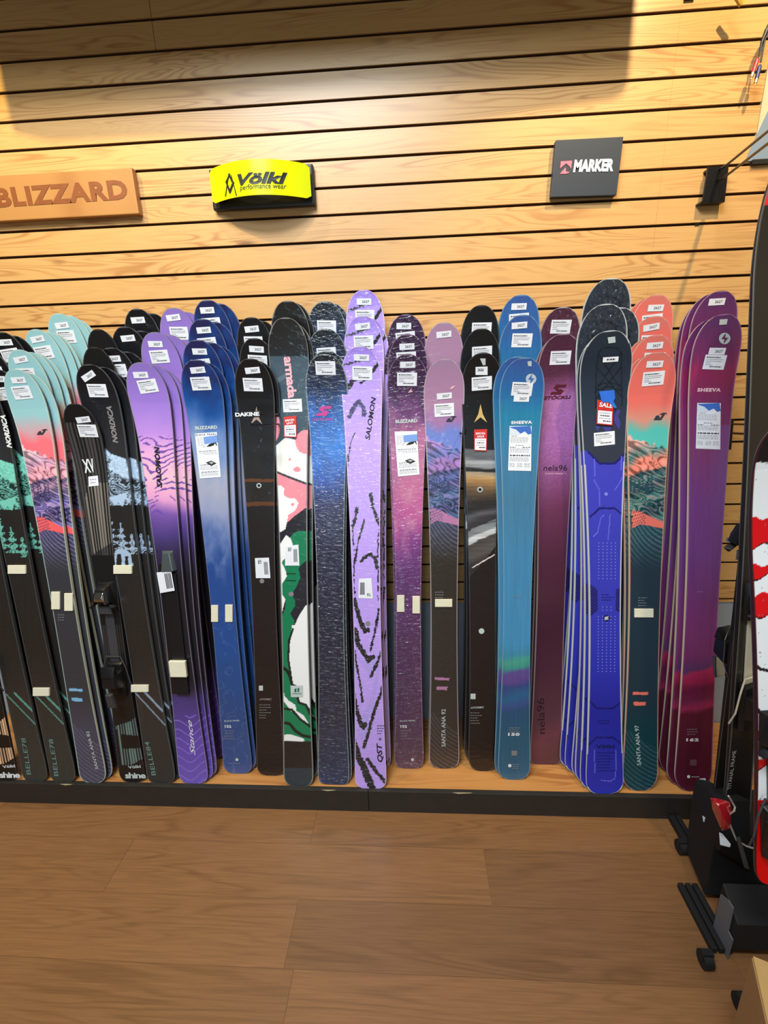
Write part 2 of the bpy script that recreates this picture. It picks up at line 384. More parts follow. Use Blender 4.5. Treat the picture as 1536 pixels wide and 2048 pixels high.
def art_santa(c):
    def f(x, y, u):
        X = x; n = fbm(X/40+fbm(X/30,y/30,2,4)*1.6, y/34, 2, 11)
        yy = y + (u*14) + (n-.5)*26
        C = ramp(y + (fbm(X/30,y/50,2,3)-.5)*24, [(700,c['tip']),(730,c['top']),(800,c['top']),(835,c['mid']),(862,c['sky']),(884,c['sky'])])
        mtn = y > 872 + (u+1)*14 + (vnoise(X/7,y*0,5)-.5)*12
        B = ramp(yy, [(880,c['p1']),(905,c['d1']),(925,c['p2']),(940,c['p2']),(946,c['dk']),(962,c['d1']),(975,c['dk']),(1000,c['t2']),(1020,c['dk']),(1046,c['t2'])])
        ln = np.sin(fbm(X/46+1.2*fbm(X/40,y/30,2,2), y/24-X/50, 2, 6)*40)
        B = B*(1-.42*np.clip((ln-.35)/.5,0,1))[..., None]; B = mixc(B, .55*np.clip((-ln-.6)/.35,0,1), c['p1'])
        tr = (y > 950) & (y < 985) & (u < .35) & (np.abs(((X+3*vnoise(X/4,y*0,3)) % 6)-3) < (y-945)/26+.4)
        put(B, tr, c['dk'])
        sw = inpoly(x, y, K(1230,900,5.02,[(170,610),(250,615),(380,680),(490,725),(490,790),(350,760),(240,745),(170,790)]))
        C[mtn] = B[mtn]
        low = y > 1046 + u*8
        lw = ramp(y, [(1040,c['dk']),(1130,c['lo']),(1400,c['lo']),(1470,c['bot']),(1580,c['bot'])])
        arc = np.hypot(x-1340, (y-960)*.62); wv = (np.sin(arc*1.05) > .35) & (y < 1140) & (y > 1036)
        fade = np.clip((1140-y)/60, 0, 1)
        lw = np.where(wv[..., None], lw + (np.array(c['ln'])-lw)*(.75*fade)[..., None], lw)
        arc2 = np.hypot(x-1345, (y-1395)*.8); wb = (np.sin(arc2*.95) > .45) & (y > 1478+u*22)
        put(lw, wb, np.array(c['ln'])*.9, .55)
        C[low] = lw[low]; put(C, sw, c['sw']); put(C, sw & (np.sin(np.hypot(x-1345,(y-985)*.8)*1.3) > .7) & (x < 1290), c['dk'])
        put(C, inpoly(x, y, K(1230,1250,5.02,[(175,672),(335,675),(332,702),(178,700)])), c.get('mk', c['sw']))
        put(C, inpoly(x, y, K(1230,1250,5.02,[(188,772),(312,772),(305,808),(192,808)])), c.get('mk', c['sw']))
        return C
    return f
def art_stance(x, y, u):
    C = ramp(y + (fbm(x/30,y/40,2,1)-.5)*20, [(728,(138,116,182)),(800,(150,122,196)),(870,(176,138,204)),(910,(214,166,196)),(960,(226,178,192)),(1000,(206,152,190)),(1030,(122,90,160)),(1070,(80,64,122)),(1110,(50,42,70)),(1160,(32,28,36)),(1360,(34,30,38)),(1405,(78,62,116)),(1480,(104,82,164)),(1565,(112,92,170))])
    l = np.sin((y + 9*np.sin(x/13+y/30) + 22*fbm(x/30,y/20,3,9))*.52)
    gate = (y > 872) & (y < 1030) & (fbm(x/25,y/22,2,30) > .42)
    put(C, gate & (l > .55), (112,84,158))
    put(C, (y > 1430) & (np.sin((y+8*np.sin(x/9))*.35 + x/22) > .93), (134,114,190))
    put(C, inpoly(x, y, [(318,1128),(350,1128),(360,1250),(376,1388),(340,1388),(322,1250)]), (20,18,22))
    return C
def art_pearl(st, cl):
    def f(x, y, u):
        n = fbm(x/26, y/46, 4, 21); C = ramp(y + (n-.5)*90, st)
        k = np.clip((fbm(x/14, y/30, 4, 33)-.5)*2.2, 0, 1)*np.clip((y-860)/60,0,1)*np.clip((1180-y)/60,0,1)
        C = mixc(C, k*.5, cl); l = np.exp(-((fbm(x/20,y/24,3,40)-.5)/.018)**2)*np.clip((y-1200)/80,0,1)
        return mixc(C, l*.22, cl)
    return f
def art_maven(kind):
    def f(x, y, u):
        C = ramp(y, [(700,(15,15,19)),(860,(20,20,24)),(1000,(34,30,30)),(1250,(34,29,32)),(1400,(30,25,28)),(1550,(22,19,23))])
        if kind == 'l':
            s = y + .42*(x-960)*np.clip((y-985)/60, -.15, 1) + (fbm(x/40,y/9,3,4)-.5)*8
            B = ramp(s, [(897,(36,34,38)),(899,(104,108,112)),(915,(96,98,104)),(924,(158,162,166)),(936,(120,122,126)),(938,(40,38,40)),(944,(44,42,44)),(946,(150,140,128)),(956,(178,146,104)),(966,(150,118,80)),(984,(92,76,62)),(1004,(52,46,44)),(1016,(44,42,44)),(1028,(92,92,98)),(1040,(62,60,64)),(1050,(56,54,58)),(1052,(120,124,128)),(1066,(130,134,138)),(1070,(196,198,200)),(1080,(180,182,186)),(1082,(76,72,72)),(1108,(88,84,82)),(1126,(52,48,50))])
            g = (s > 897) & (s < 1126-20*u); C[g] = B[g]*(.85+.3*fbm(x[g]/40, y[g]/2.5, 2, 8))[..., None]
            put(C, dline(x, y, [(945,1135),(988,1110)]) < 1.1, (210,200,196))
            put(C, dline(x, y, [(968,1048),(1000,1040)]) < .5, (40,36,40))
        else:
            g = (y > 800) & (y < 1010); C[g] = C[g]*(1+.55*fbm(x[g]/16, y[g]/40, 3, 8))[..., None]  # greyish reflection mixed into the colour across the middle
            s = y + (fbm(x/30,y/9,2,4)-.5)*7; put(C, (np.abs(s-960) < 3) | (np.abs(s-1008) < 4), (122,74,44), .7)
        return C
    return f
def art_armada(x, y, u):
    C = np.zeros(x.shape+(3,)); A = lambda p: K(340,580,4.2667,p); B = lambda p: K(340,920,4.2667,p); D = lambda p: K(340,1260,4.2667,p)
    C[:] = (40,40,50); put(C, y < 900, (66,82,94)); put(C, y < 702+fbm(x/20,y/20,2,3)*6, (28,24,24)); put(C, (y > 702) & (y < 712), (22,26,32))
    put(C, inpoly(x,y,A([(870,780),(1000,700),(1000,740),(870,830)])), (88,104,116))
    W = (226,230,232); PK = (226,142,154); G = (20,120,84); BK = (34,32,42)
    put(C, inpoly(x,y,A([(890,1536),(900,1335),(985,1255),(1100,1290),(1170,1380),(1170,1600),(890,1600)])), W)
    put(C, inpoly(x,y,B([(890,-40),(1170,-40),(1170,200),(890,100)])), W)
    put(C, ((x-541)/19)**2+((y-853)/35)**2 < 1, PK); put(C, ((x-611)/20)**2+((y-884)/24)**2 < 1, PK)
    for cx, cy, r1, r2 in ((580,919,2.5,2.5),(594,939,7,5.5),(585.5,1009,3,3)): put(C, ((x-cx)/r1)**2+((y-cy)/r2)**2 < 1, PK)
    put(C, inpoly(x,y,B([(890,105),(1170,205),(1170,400),(1060,480),(1010,525),(890,620)])), PK)
    put(C, inpoly(x,y,B([(890,215),(950,218),(975,245),(970,300),(1010,325),(1070,330),(1097,370),(1070,430),(1010,470),(1000,520),(985,590),(950,612),(890,620)])), W)
    put(C, ((x-585.5)/3)**2+((y-1009)/3)**2 < 1, PK); put(C, ((x-594)/7)**2+((y-939)/5.5)**2 < 1, PK)
    put(C, dline(x,y,B([(905,100),(1000,140),(1170,205)])) < 2.2, (52,60,62))
    put(C, (y > B([(0,425)])[0][1]) & inpoly(x,y,B([(1170,410),(1060,480),(1010,525),(985,590),(945,615),(890,618),(890,1000),(1170,1000)])), BK)
    put(C, inpoly(x,y,B([(930,730),(990,640),(1030,670),(1048,720),(1040,800),(980,840),(955,870),(985,940),(998,990),(955,1060),(900,1050)])), W)
    put(C, inpoly(x,y,B([(900,1050),(955,1060),(980,1140),(985,1190),(962,1270),(950,1350),(900,1350)])), W)
    put(C, inpoly(x,y,B([(1025,660),(1060,620),(1100,605),(1170,610),(1170,850),(1135,880),(1095,925),(1112,1000),(1080,1080),(1035,1150),(1068,1200),(1065,1250),(1025,1310),(1060,1370),(1055,1440),(1015,1536),(940,1536),(950,1350),(985,1260),(985,1190),(960,1150),(956,1060),(998,990),(985,940),(955,880),(980,840),(1040,800),(1048,720)])), G)
    put(C, inpoly(x,y,B([(1175,1230),(1155,1245),(1100,1330),(1055,1430),(1028,1540),(1200,1540)])), W)
    put(C, inpoly(x,y,D([(930,-10),(1045,-10),(1015,100),(1010,250),(1045,470),(1085,560),(1100,620),(1160,640),(1215,760),(1240,1000),(940,1000)])), G)
    put(C, inpoly(x,y,D([(1040,-40),(1030,80),(1012,180),(1020,350),(1045,460),(1080,470),(1085,590),(1110,620),(1170,640),(1207,690),(1230,500),(1200,-40)])), W)
    put(C, inpoly(x,y,D([(965,480),(975,560),(1010,600),(1070,640),(1080,690),(1140,730),(1190,810),(1100,750),(1040,700),(965,600)])), W)
    put(C, inpoly(x,y,D([(940,895),(1030,890),(1140,925),(1150,950),(940,950)])), W)
    for p, w_ in (([(965,320),(1000,350),(1025,400),(1040,460)],3),([(1050,-10),(1015,90),(1010,250),(1042,460)],2),([(1085,560),(1100,620),(1160,640),(1195,720)],2.5),([(965,670),(1040,680),(1110,760),(1220,840)],2.4),([(965,790),(1020,800),(1070,860),(1130,900),(1230,920)],3)): put(C, dline(x,y,D(p)) < w_, (18,34,30))
    put(C, (np.abs(y-1148) < 1.3) & (x < 592) & (x > 572) | (np.abs(y-1161) < 1.3) & (x < 592) & (x > 572), (12,60,44))
    put(C, y > 1482+(x-568)*.02, (34,30,32)); put(C, y > 1536, (46,58,66))
    return C
def art_stockli_dark(x, y, u):
    C = ramp(y+(fbm(x/12,y/30,3,3)-.5)*40, [(712,(16,22,34)),(770,(32,46,78)),(830,(52,98,164)),(900,(58,116,186)),(960,(56,88,156)),(1010,(50,50,90)),(1100,(36,36,62)),(1300,(32,34,56)),(1450,(38,42,62)),(1565,(44,54,84))])  # bright blue middle is the film's reflection put into the colour
    return C*(.85+.3*fbm(x/4,y/30,3,14))[..., None]
def art_qst(x, y, u):
    A = lambda p: K(660,570,4.2667,p); B = lambda p: K(660,920,4.2667,p); D = lambda p: K(660,1260,4.2667,p)
    C = ramp(y, [(697,(150,126,204)),(712,(164,140,218)),(740,(178,152,228)),(1575,(180,154,230))])
    j = (np.floor(vnoise(x/2.2,y/4.2,3)*3)-1)*1.1
    for P in (D([(225,225),(330,290),(430,180),(350,400)]), D([(235,790),(300,820),(370,700),(420,330),(440,200),(330,640)]), D([(220,830),(290,860),(340,780),(290,1000)])): put(C, inpoly(x, y, P), (160,148,200), .55)
    K0 = (20,18,22)
    for p, w_ in ((A([(95,690),(200,660),(310,625)]),2.4),(A([(420,650),(360,740),(265,840)]),3),(A([(250,740),(200,815),(140,890)]),4.6),
                  (A([(210,1270),(178,1340),(160,1450),(150,1540)]),1.6),(B([(292,515),(270,600),(240,700),(225,800),(208,890)]),1.9),
                  (B([(232,410),(215,500),(195,560)]),3),(B([(345,290),(365,400),(400,500),(425,560)]),3),(B([(270,860),(310,818),(350,805),(390,850),(405,920)]),3.6),
                  (B([(190,560),(200,700),(210,860),(203,1000),(212,1150)]),1.2),(B([(420,560),(405,800),(412,1000),(408,1200)]),1.2),
                  (B([(205,1190),(240,1320),(270,1400),(300,1460),(325,1450)]),4.6),(B([(415,1280),(395,1400),(375,1500),(345,1630)]),2.4),
                  (D([(215,0),(240,120),(300,215),(330,260),(365,230)]),5),(D([(445,170),(420,240),(385,320),(350,395)]),3),(D([(205,180),(225,300),(255,450),(280,610)]),2.3),
                  (D([(200,540),(230,700),(260,790),(285,835),(300,805)]),4.6),(D([(455,480),(410,600),(370,720),(330,870),(290,1000)]),3.2),(D([(200,960),(240,1080),(290,1170),(330,1280),(365,1350)]),7),(D([(318,1105),(370,1170),(420,1240),(475,1300)]),3.6)):
        put(C, dline(x, y, p)+j < w_, K0)
    d = dline(x, y, A([(165,1120),(200,1050),(245,990),(290,1050),(292,1110)])); put(C, d+j < 4.2, (66,58,104))
    return C
def art_sheeva(kind):
    def f(x, y, u):
        s = y + 7*u*np.clip((y-1280)/60,0,1) + (fbm(x/40,y/18,3,5)-.5)*14
        if kind == 'm':
            st = [(718,(66,92,150)),(770,(54,104,156)),(830,(50,124,156)),(900,(66,118,152)),(1000,(74,118,146)),(1120,(76,130,166)),(1290,(78,138,176)),(1312,(74,134,160)),(1322,(80,150,138)),(1336,(72,138,134)),(1346,(96,84,140)),(1362,(98,78,136)),(1372,(62,78,128)),(1395,(52,100,136)),(1412,(66,84,134)),(1420,(50,84,118)),(1480,(50,92,114)),(1555,(60,98,124))]
        else:
            st = [(632,(92,54,104)),(700,(108,48,96)),(750,(136,44,88)),(800,(122,48,96)),(900,(120,62,108)),(1000,(112,66,124)),(1120,(110,66,124)),(1240,(118,60,112)),(1310,(118,58,104)),(1336,(96,58,100)),(1345,(160,52,92)),(1364,(146,44,80)),(1376,(104,36,66)),(1400,(112,44,74)),(1414,(150,54,90)),(1424,(96,36,54)),(1500,(88,34,52)),(1580,(84,30,50))]
        C = ramp(s, st); C = C*(.95+.1*fbm(x/2.5,y/60,2,9))[..., None]
        if kind == 'q': C = mixc(C, np.clip(u,0,1)*np.clip((1150-y)/200,0,1)*.5*(y > 850), (128,104,170))
        return C
    return f
def art_nela(x, y, u):
    C = ramp(y + (u*12), [(670,(76,42,60)),(745,(84,46,68)),(780,(126,78,118)),(800,(158,110,156)),(880,(152,102,154)),(940,(136,86,132)),(1020,(104,56,86)),(1120,(82,42,64)),(1260,(70,36,54)),(1340,(78,44,60)),(1440,(92,58,70)),(1475,(112,66,78)),(1525,(92,58,66))])
    a = fbm(x/30,y/40,2,3)*9; h = np.sin((x*np.cos(a)+y*np.sin(a))*2.1+4*fbm(x/12,y/12,3,8))
    return C*(1+.10*(h > .3)*np.clip((1050-y)/150+.3,.2,1))[..., None]
def art_blaze(x, y, u):
    A = lambda p: K(960,550,4.8,p); B = lambda p: K(960,900,4.8,p); D = lambda p: K(960,1250,4.8,p)
    C = ramp(y, [(660,(44,52,64)),(720,(36,46,60)),(800,(44,56,72)),(900,(54,60,74))])
    for p in ([(1140,770),(1360,1105)],[(1360,740),(1230,930),(1100,1130)],[(1115,880),(1355,1165)],[(1360,880),(1110,1195)],[(1110,1060),(1235,1030),(1355,1060)],[(1110,1110),(1235,1070),(1355,1110)],[(1145,740),(1170,705),(1240,695),(1320,705),(1355,745)],[(1110,1270),(1118,860),(1145,740)],[(1355,745),(1365,1260)]):
        put(C, dline(x, y, A(p)) < 1.1, (20,26,36))
    blue = inpoly(x, y, B([(1000,0),(1050,30),(1150,130),(1295,130),(1405,20),(1500,-40),(1500,4000),(900,4000)])) & (y > 900)
    BL = ramp(y, [(900,(74,74,176)),(1200,(66,70,174)),(1330,(58,62,170)),(1420,(50,52,152)),(1585,(54,58,164))]); C[blue] = BL[blue]
    dk = (36,34,108)
    for p, w_ in ((B([(1040,20),(1150,130),(1295,130),(1410,15)]),2.2),(B([(1060,640),(1150,560),(1295,560),(1385,640)]),1.9),(D([(1060,735),(1120,800),(1280,800),(1365,730)]),1.6),(D([(1040,1155),(1120,1080),(1280,1080),(1370,1155)]),1.5)): put(C, dline(x,y,p) < w_, dk)
    for p in (B([(1360,60),(1355,290),(1295,385)]),B([(1100,90),(1100,300),(1150,385),(1145,540)]),B([(1190,625),(1160,650),(1130,790),(1090,830)]),B([(1250,620),(1240,740),(1230,860)]),D([(1160,1490),(1250,1500),(1295,1475),(1305,1380),(1305,1200)]),D([(1100,1200),(1100,1420)])): put(C, dline(x,y,p) < .75, (112,116,210))
    for p in ([(1060,1290),(1130,1340),(1130,1540),(1060,1600)],[(1400,1290),(1305,1340),(1305,1540),(1390,1610)]):
        g = inpoly(x,y,B(p)); put(C, g, (34,32,92)); put(C, g & (np.sin((y*1.0-x*.6)*1.1) > .2), (58,58,140))
    return C
def art_rack(kind):
    def f(x, y, u):
        if kind == 'white':
            C = np.zeros(x.shape+(3,)) + (226,230,236); w_ = y + 10*u + 5*np.sin(x/7+y/15)
            for a, b_, side in ((930,985,1),(1030,1086,0),(1124,1146,0),(1184,1224,0),(1256,1302,1),(1452,1474,0),(1506,1526,0)):
                put(C, (w_ > a) & (w_ < b_) & ((u > -.1) | (side == 0)), (206,24,40)); put(C, (np.abs(w_-b_-1.5) < 1.5) & ((u > -.1) | (side == 0)), (60,14,22))
            for p in ([(1500,1318),(1520,1338),(1560,1346)],[(1500,1402),(1520,1424),(1560,1432)]): put(C, dline(x, y, p) < 3.2, (30,26,30))
            put(C, y < 925, (26,24,26)); put(C, (vnoise(x/3,y/3,4) > .95), (120,120,126)); put(C, y > 1600, (206,26,32)); return C
        C = np.zeros(x.shape+(3,)) + (30,27,27); put(C, y < 408, (222,52,64))
        put(C, (y > 1165) & (y < 1250) & (u > .35), (150,24,28)); return C
    return f
def art_black(x, y, u):
    C = np.zeros(x.shape+(3,)) + (26,25,27); return C*(.85+.3*fbm(x/6,y/40,3,3))[..., None]

SANTA_P = dict(tip=(186,128,118),top=(214,116,108),mid=(196,142,130),sky=(92,176,170),p1=(228,172,164),d1=(84,132,132),p2=(226,138,124),dk=(44,78,88),t2=(66,126,122),sw=(228,122,110),lo=(42,60,72),bot=(28,66,74),ln=(96,124,128))
SANTA_B = dict(tip=(148,184,188),top=(148,186,192),mid=(190,156,164),sky=(218,116,126),p1=(220,190,200),d1=(190,150,180),p2=(222,160,176),dk=(72,66,104),t2=(120,110,176),sw=(226,104,106),lo=(60,60,66),bot=(72,72,88),ln=(130,128,156),mk=(130,176,206))
SANTA_K = dict(tip=(158,136,160),top=(164,130,158),mid=(154,118,160),sky=(112,128,190),p1=(176,140,200),d1=(100,120,176),p2=(150,120,176),dk=(60,70,108),t2=(76,108,140),sw=(170,122,158),lo=(52,48,44),bot=(56,50,46),ln=(112,108,112))
PE = [(720,(40,40,84)),(750,(34,52,104)),(800,(34,80,142)),(850,(78,112,168)),(900,(128,146,182)),(960,(158,160,178)),(1020,(146,152,180)),(1080,(92,112,160)),(1150,(46,78,138)),(1300,(40,82,140)),(1420,(48,78,128)),(1545,(60,84,134))]
PJ = [(710,(56,30,62)),(780,(62,30,70)),(830,(106,60,110)),(870,(152,96,132)),(960,(176,104,142)),(1040,(172,90,142)),(1090,(120,62,126)),(1140,(96,52,108)),(1300,(80,48,84)),(1420,(78,50,82)),(1540,(84,58,76))]

# ------------------------------------------------------------------ ski geometry
BEND = .046; TIPL = .27
def bend(z, L): 
    t = np.clip((z-(L-TIPL))/TIPL, 0, 1.1); q = np.clip((.10-z)/.10, 0, 1)
    return -BEND*t*t - .006*q*q
def thick(z, L):
    t = np.clip(z/L, 0, 1); return .0045 + .0078*np.clip(np.sin(math.pi*np.clip((t-.02)/.9, 0, 1)), 0, 1)**.8
def ysurf(z, L): return bend(z, L) - thick(z, L)
def halfw(z, L, wt, ww, wl, tipn=2.25, tailn=3.0, tipd=.105, taild=.05):
    t = z/L; a, m_, b_ = .07, .44, .90
    w_ = np.where(t < m_, ww+(wl-ww)*np.clip((m_-t)/(m_-a), 0, 1.05)**1.8, ww+(wt-ww)*np.clip((t-m_)/(b_-m_), 0, 1.04)**1.9)
    d = np.clip((z-(L-tipd))/tipd, 0, 1); e = np.clip((taild-z)/taild, 0, 1)
    return .5*w_*(1-d**tipn)**(1/tipn)*(1-.0+0*e)*np.maximum((1-(e*.985)**tailn)**(1/tailn), 0)
DES = {}
def place(tip, tipY, base, yaw=0.0, baseY=None, bdx=0.0):
    """matrix and length of a leaning ski whose tip and tail are seen at the given photo points"""
    T = at(*tip, tipY); 
    Bp = atz(*base) if baseY is None else np.array([base[0], baseY, ZS])
    T = T + np.array([0, BEND*.98, 0]); z = T-Bp; L = np.linalg.norm(z); z = z/L
    xw = np.array([math.cos(yaw), math.sin(yaw), 0]); x = xw - z*(xw@z); x /= np.linalg.norm(x); y = np.cross(z, x)
    M = np.eye(4); M[:3,0], M[:3,1], M[:3,2], M[:3,3] = x, y, z, Bp
    return M, L
class Ski:
    def __init__(s, M, L, k=1.0): s.M, s.L, s.k = M, L, k; s.inv = np.linalg.inv(M)
    def loc(s, px, py):
        c, d = ray(px, py); c = (s.inv @ np.append(c, 1))[:3]; d = s.inv[:3,:3] @ d; yy = 0.0
        for _ in range(8):
            p = c + d*((yy-c[1])/d[1]); yy = float(s.y(p[2]))
        return p[0], p[2]
    def y(s, z): return ysurf(z/s.k, s.L/s.k)
def make_design(key, art, M, L, wt, ww, wl, side=(60,58,58), rim=None, nx=30, dz=.0022, film=TOP, tipn=2.25, tailn=3.0, taild=.05, tipd=.105, frame=None):
    nz = int(L/dz); z = np.linspace(0, L, nz)
    z = np.unique(np.concatenate([np.linspace(0,.012,8)[:-1], z[z > .012], L-np.array([.0002,.0006,.0012,.002])])); z.sort(); nz = len(z)
    hw = np.maximum(halfw(z, L, wt, ww, wl, tipn, tailn, tipd, taild), .0008)
    u = np.linspace(-1, 1, nx); U, Z = np.meshgrid(u, z); X = U*hw[:, None]; Y = ysurf(Z, L)
    Pl = np.stack([X, Y, Z, np.ones_like(X)], -1); Pw = Pl @ M.T
    if frame is not None:      # the same print as on a neighbouring model, looked up by place along and across the ski
        Mf, Lf = DES[frame]['M'], DES[frame]['L']; Pf = Pl.copy(); Pf[..., 2] *= Lf/L; Pw = Pf @ Mf.T
    px, py = proj(Pw[..., :3].reshape(-1, 3)); px = px.reshape(X.shape); py = py.reshape(X.shape)
    C = lin(np.clip(art(px, py, U), 0, 255)); G_ = C.mean(-1, keepdims=True); C = np.clip(1.32*np.clip(G_+(C-G_)*1.06, 0, 1)**1.14, 0, .93)
    if rim is not None:
        edge = (hw[:, None] - np.abs(X) < .0026) | (Z > L-.003); C[edge] = lin(rim)
    me = bpy.data.meshes.new('topsheet'); n = X.size
    idx = np.arange(n).reshape(X.shape); q = np.stack([idx[:-1,:-1], idx[:-1,1:], idx[1:,1:], idx[1:,:-1]], -1).reshape(-1, 4)
    me.vertices.add(n); me.vertices.foreach_set('co', Pl[..., :3].reshape(-1).astype(np.float32))
    me.loops.add(q.size); me.loops.foreach_set('vertex_index', q.reshape(-1).astype(np.int32))
    me.polygons.add(len(q)); me.polygons.foreach_set('loop_start', (np.arange(len(q))*4).astype(np.int32))
    me.update(calc_edges=True); me.polygons.foreach_set('use_smooth', [True]*len(q))
    ca = me.color_attributes.new('art', 'FLOAT_COLOR', 'POINT'); ca.data.foreach_set('color', np.concatenate([C.reshape(-1,3), np.ones((n,1))], 1).astype(np.float32).reshape(-1))
    me.materials.append(film); me.validate()
    # core: sidewalls, steel edge and running base
    zz = z[::3] if (nz-1) % 3 == 0 else np.append(z[::3], z[-1]); h = np.maximum(halfw(zz, L, wt, ww, wl, tipn, tailn, tipd, taild), .0008)
    f = ysurf(zz, L)+.0001; bk = bend(zz, L); md = bk - .0022*np.ones_like(bk)
    V, Fc, MI = [], [], []
    for i in range(len(zz)):
        V += [(-h[i]*.985,f[i],zz[i]),(-h[i],f[i]+.001,zz[i]),(-h[i],md[i],zz[i]),(-h[i],bk[i],zz[i]),(h[i],bk[i],zz[i]),(h[i],md[i],zz[i]),(h[i],f[i]+.001,zz[i]),(h[i]*.985,f[i],zz[i])]
    for i in range(len(zz)-1):
        for k, mi in enumerate((0,0,1,2,1,0,0)):
            a = i*8+k; Fc.append((a, a+1, a+9, a+8)); MI.append(mi)
    Fc += [tuple(range(7,-1,-1)), tuple((len(zz)-1)*8+k for k in range(8))]; MI += [0, 0]
    sm = mat('sidewall_%d_%d_%d' % side, side, rough=.4)
    o = pymesh('core', V, Fc, [sm, mat('steel_edge', (120,120,122), rough=.35, metal=.8), mat('running_base', (26,26,28), rough=.4)], mi=MI)
    core = o.data; bpy.data.objects.remove(o)
    DES[key] = dict(top=me, core=core, L=L, M=M)
def conform(sk, V2, eps):
    """lift flat (x, z) outlines onto the curved topsheet"""
    V2 = np.asarray(V2, float); return np.stack([V2[:,0], ysurf(V2[:,1], sk.L)-eps, V2[:,1]], -1)
def flatmap(Y):
    class Q: pass
    q = Q(); q.loc = lambda px, py: (at(px, py, Y)[0], at(px, py, Y)[2]); q.y = lambda z: Y+0*z; q.L = None; return q
def text_on(sk, s, p0, p1, hpx, m_, parent, name='lettering', shear=0, bold=.0, spacing=1.0, eps=.0008, lbl=None, mpx=None):
    """writes s with its baseline running from photo point p0 to p1 on the surface sk"""
    V, Fc, w_, h_ = text_data(s, shear, bold, spacing)
    a = np.array(sk.loc(*p0)); b_ = np.array(sk.loc(*p1)); d = b_-a; Ln = np.linalg.norm(d); d /= Ln; up = np.array([-d[1], d[0]])
    hm = hpx/ (mpx or 600.0)
    W = a + np.outer(V[:,0]/w_*Ln, d) + np.outer(V[:,1]/h_*hm, up)
    Y = sk.y(W[:,1]) - eps
    o = pymesh(name, np.stack([W[:,0], Y, W[:,1]], -1), Fc, m_, parent)
    if lbl: o['label'] = lbl
    return o
def shape_on(sk, polys, m_, parent, name, eps=.0008, lbl=None, mi=None):
    """flat printed shapes given as photo outlines"""
    V, Fc = [], []
    for P in polys:
        n = len(V)
        for p in P:
            x, z = sk.loc(*p); V.append((x, float(sk.y(np.array(z)))-eps, z))
        Fc.append(tuple(range(n, n+len(P))))
    o = pymesh(name, V, Fc, m_, parent, mi=mi)
    if lbl: o['label'] = lbl
    return o
def circ(cx, cy, r, n=20, a0=0, a1=360): return [(cx+r*math.cos(R_(a0+(a1-a0)*k/n)), cy+r*math.sin(R_(a0+(a1-a0)*k/n))) for k in range(n if a1-a0 == 360 else n+1)]
WHITE = mat('label_paper', (236,238,246), rough=.5); INK = mat('label_ink', (52,50,60), rough=.6); PRINT_W = mat('white_print', (232,234,238), rough=.45)
GREYI = mat('grey_label_ink', (150,150,160), rough=.6)
# stickers shared by all the skis
def sticker_meshes():
    V, Fc, MI = [], [], []
    def rect(x0, x1, z0, z1, mi, y):
        n = len(V); V.extend([(x0,y,z0),(x1,y,z0),(x1,y,z1),(x0,y,z1)]); Fc.append((n,n+1,n+2,n+3)); MI.append(mi)
    rect(-.0235,.0235,-.0095,.0095,0,0); T, TF, w_, h_ = text_data('2627', 0, .012)
    n = len(V); V += [(-.006+a/w_*.022, -.0002, -.0035+b_/h_*.0075) for a, b_ in T]; Fc += [tuple(n+i for i in f) for f in TF]; MI += [1]*len(TF)
    o = pymesh('size_sticker', V, Fc, [WHITE, INK], mi=MI); a = o.data; bpy.data.objects.remove(o)
    V, Fc, MI = [], [], []; rect(-.031,.031,-.0205,.0205,0,0); r = random.Random(2)
    for z, x0, x1, hh, mi in ((.0135,-.026,.016,.0016,1),(.0075,-.026,.024,.0011,2),(.0025,-.026,.021,.0011,2),(-.0025,-.026,-.012,.0011,2),(-.0075,-.025,-.005,.0012,2),(-.0125,-.012,.022,.0019,1)):
        x = x0
        while x < x1:
            w_ = r.uniform(.001,.0045); rect(x, min(x+w_,x1), z-hh, z+hh*r.uniform(.5,1), mi, -.0002); x += w_+.0008
    o = pymesh('price_label', V, Fc, [WHITE, INK, GREYI], mi=MI); b_ = o.data; bpy.data.objects.remove(o); return a, b_
STK_SIZE, STK_PRICE = sticker_meshes()
def stick(sk, me, name, x, z, rot, parent):
    o = link(bpy.data.objects.new(name, me), parent); y = float(sk.y(z)); dy = float((sk.y(z+.005)-sk.y(z-.005))/.01)
    o.location = (x, y-.0011, z); Rm = Matrix.Rotation(-math.atan(dy), 3, 'X') @ Matrix.Rotation(rot, 3, 'Y'); o.rotation_euler = Rm.to_euler(); return o

LABEL_SEEN = set()
def ski(key, tip, tipY, base, label, group=None, yaw=0.0, baseY=None, size=None, price=None, name='ski', skip=()):
    """one ski: size and price give (along from tip, sideways, turn) of its stickers, or None"""
    M, L = place(tip, tipY, base, yaw, baseY); d = DES[key]
    root = empty(name, mw=Matrix(M.tolist())); tag(root, label, 'ski', group)
    assert label not in LABEL_SEEN, label; LABEL_SEEN.add(label)
    s = L/d['L']
    for nm in ('top', 'core'):
        o = link(bpy.data.objects.new({'top':'topsheet','core':'ski_core'}[nm], d[nm]), root); o.scale = (1, 1, s)
    sk = Ski(M, L, s)
    if size: stick(sk, STK_SIZE, 'size_sticker', size[1], L-size[0], size[2], root)
    if price: stick(sk, STK_PRICE, 'price_label', price[1], L-price[0], price[2], root)
    return root, sk

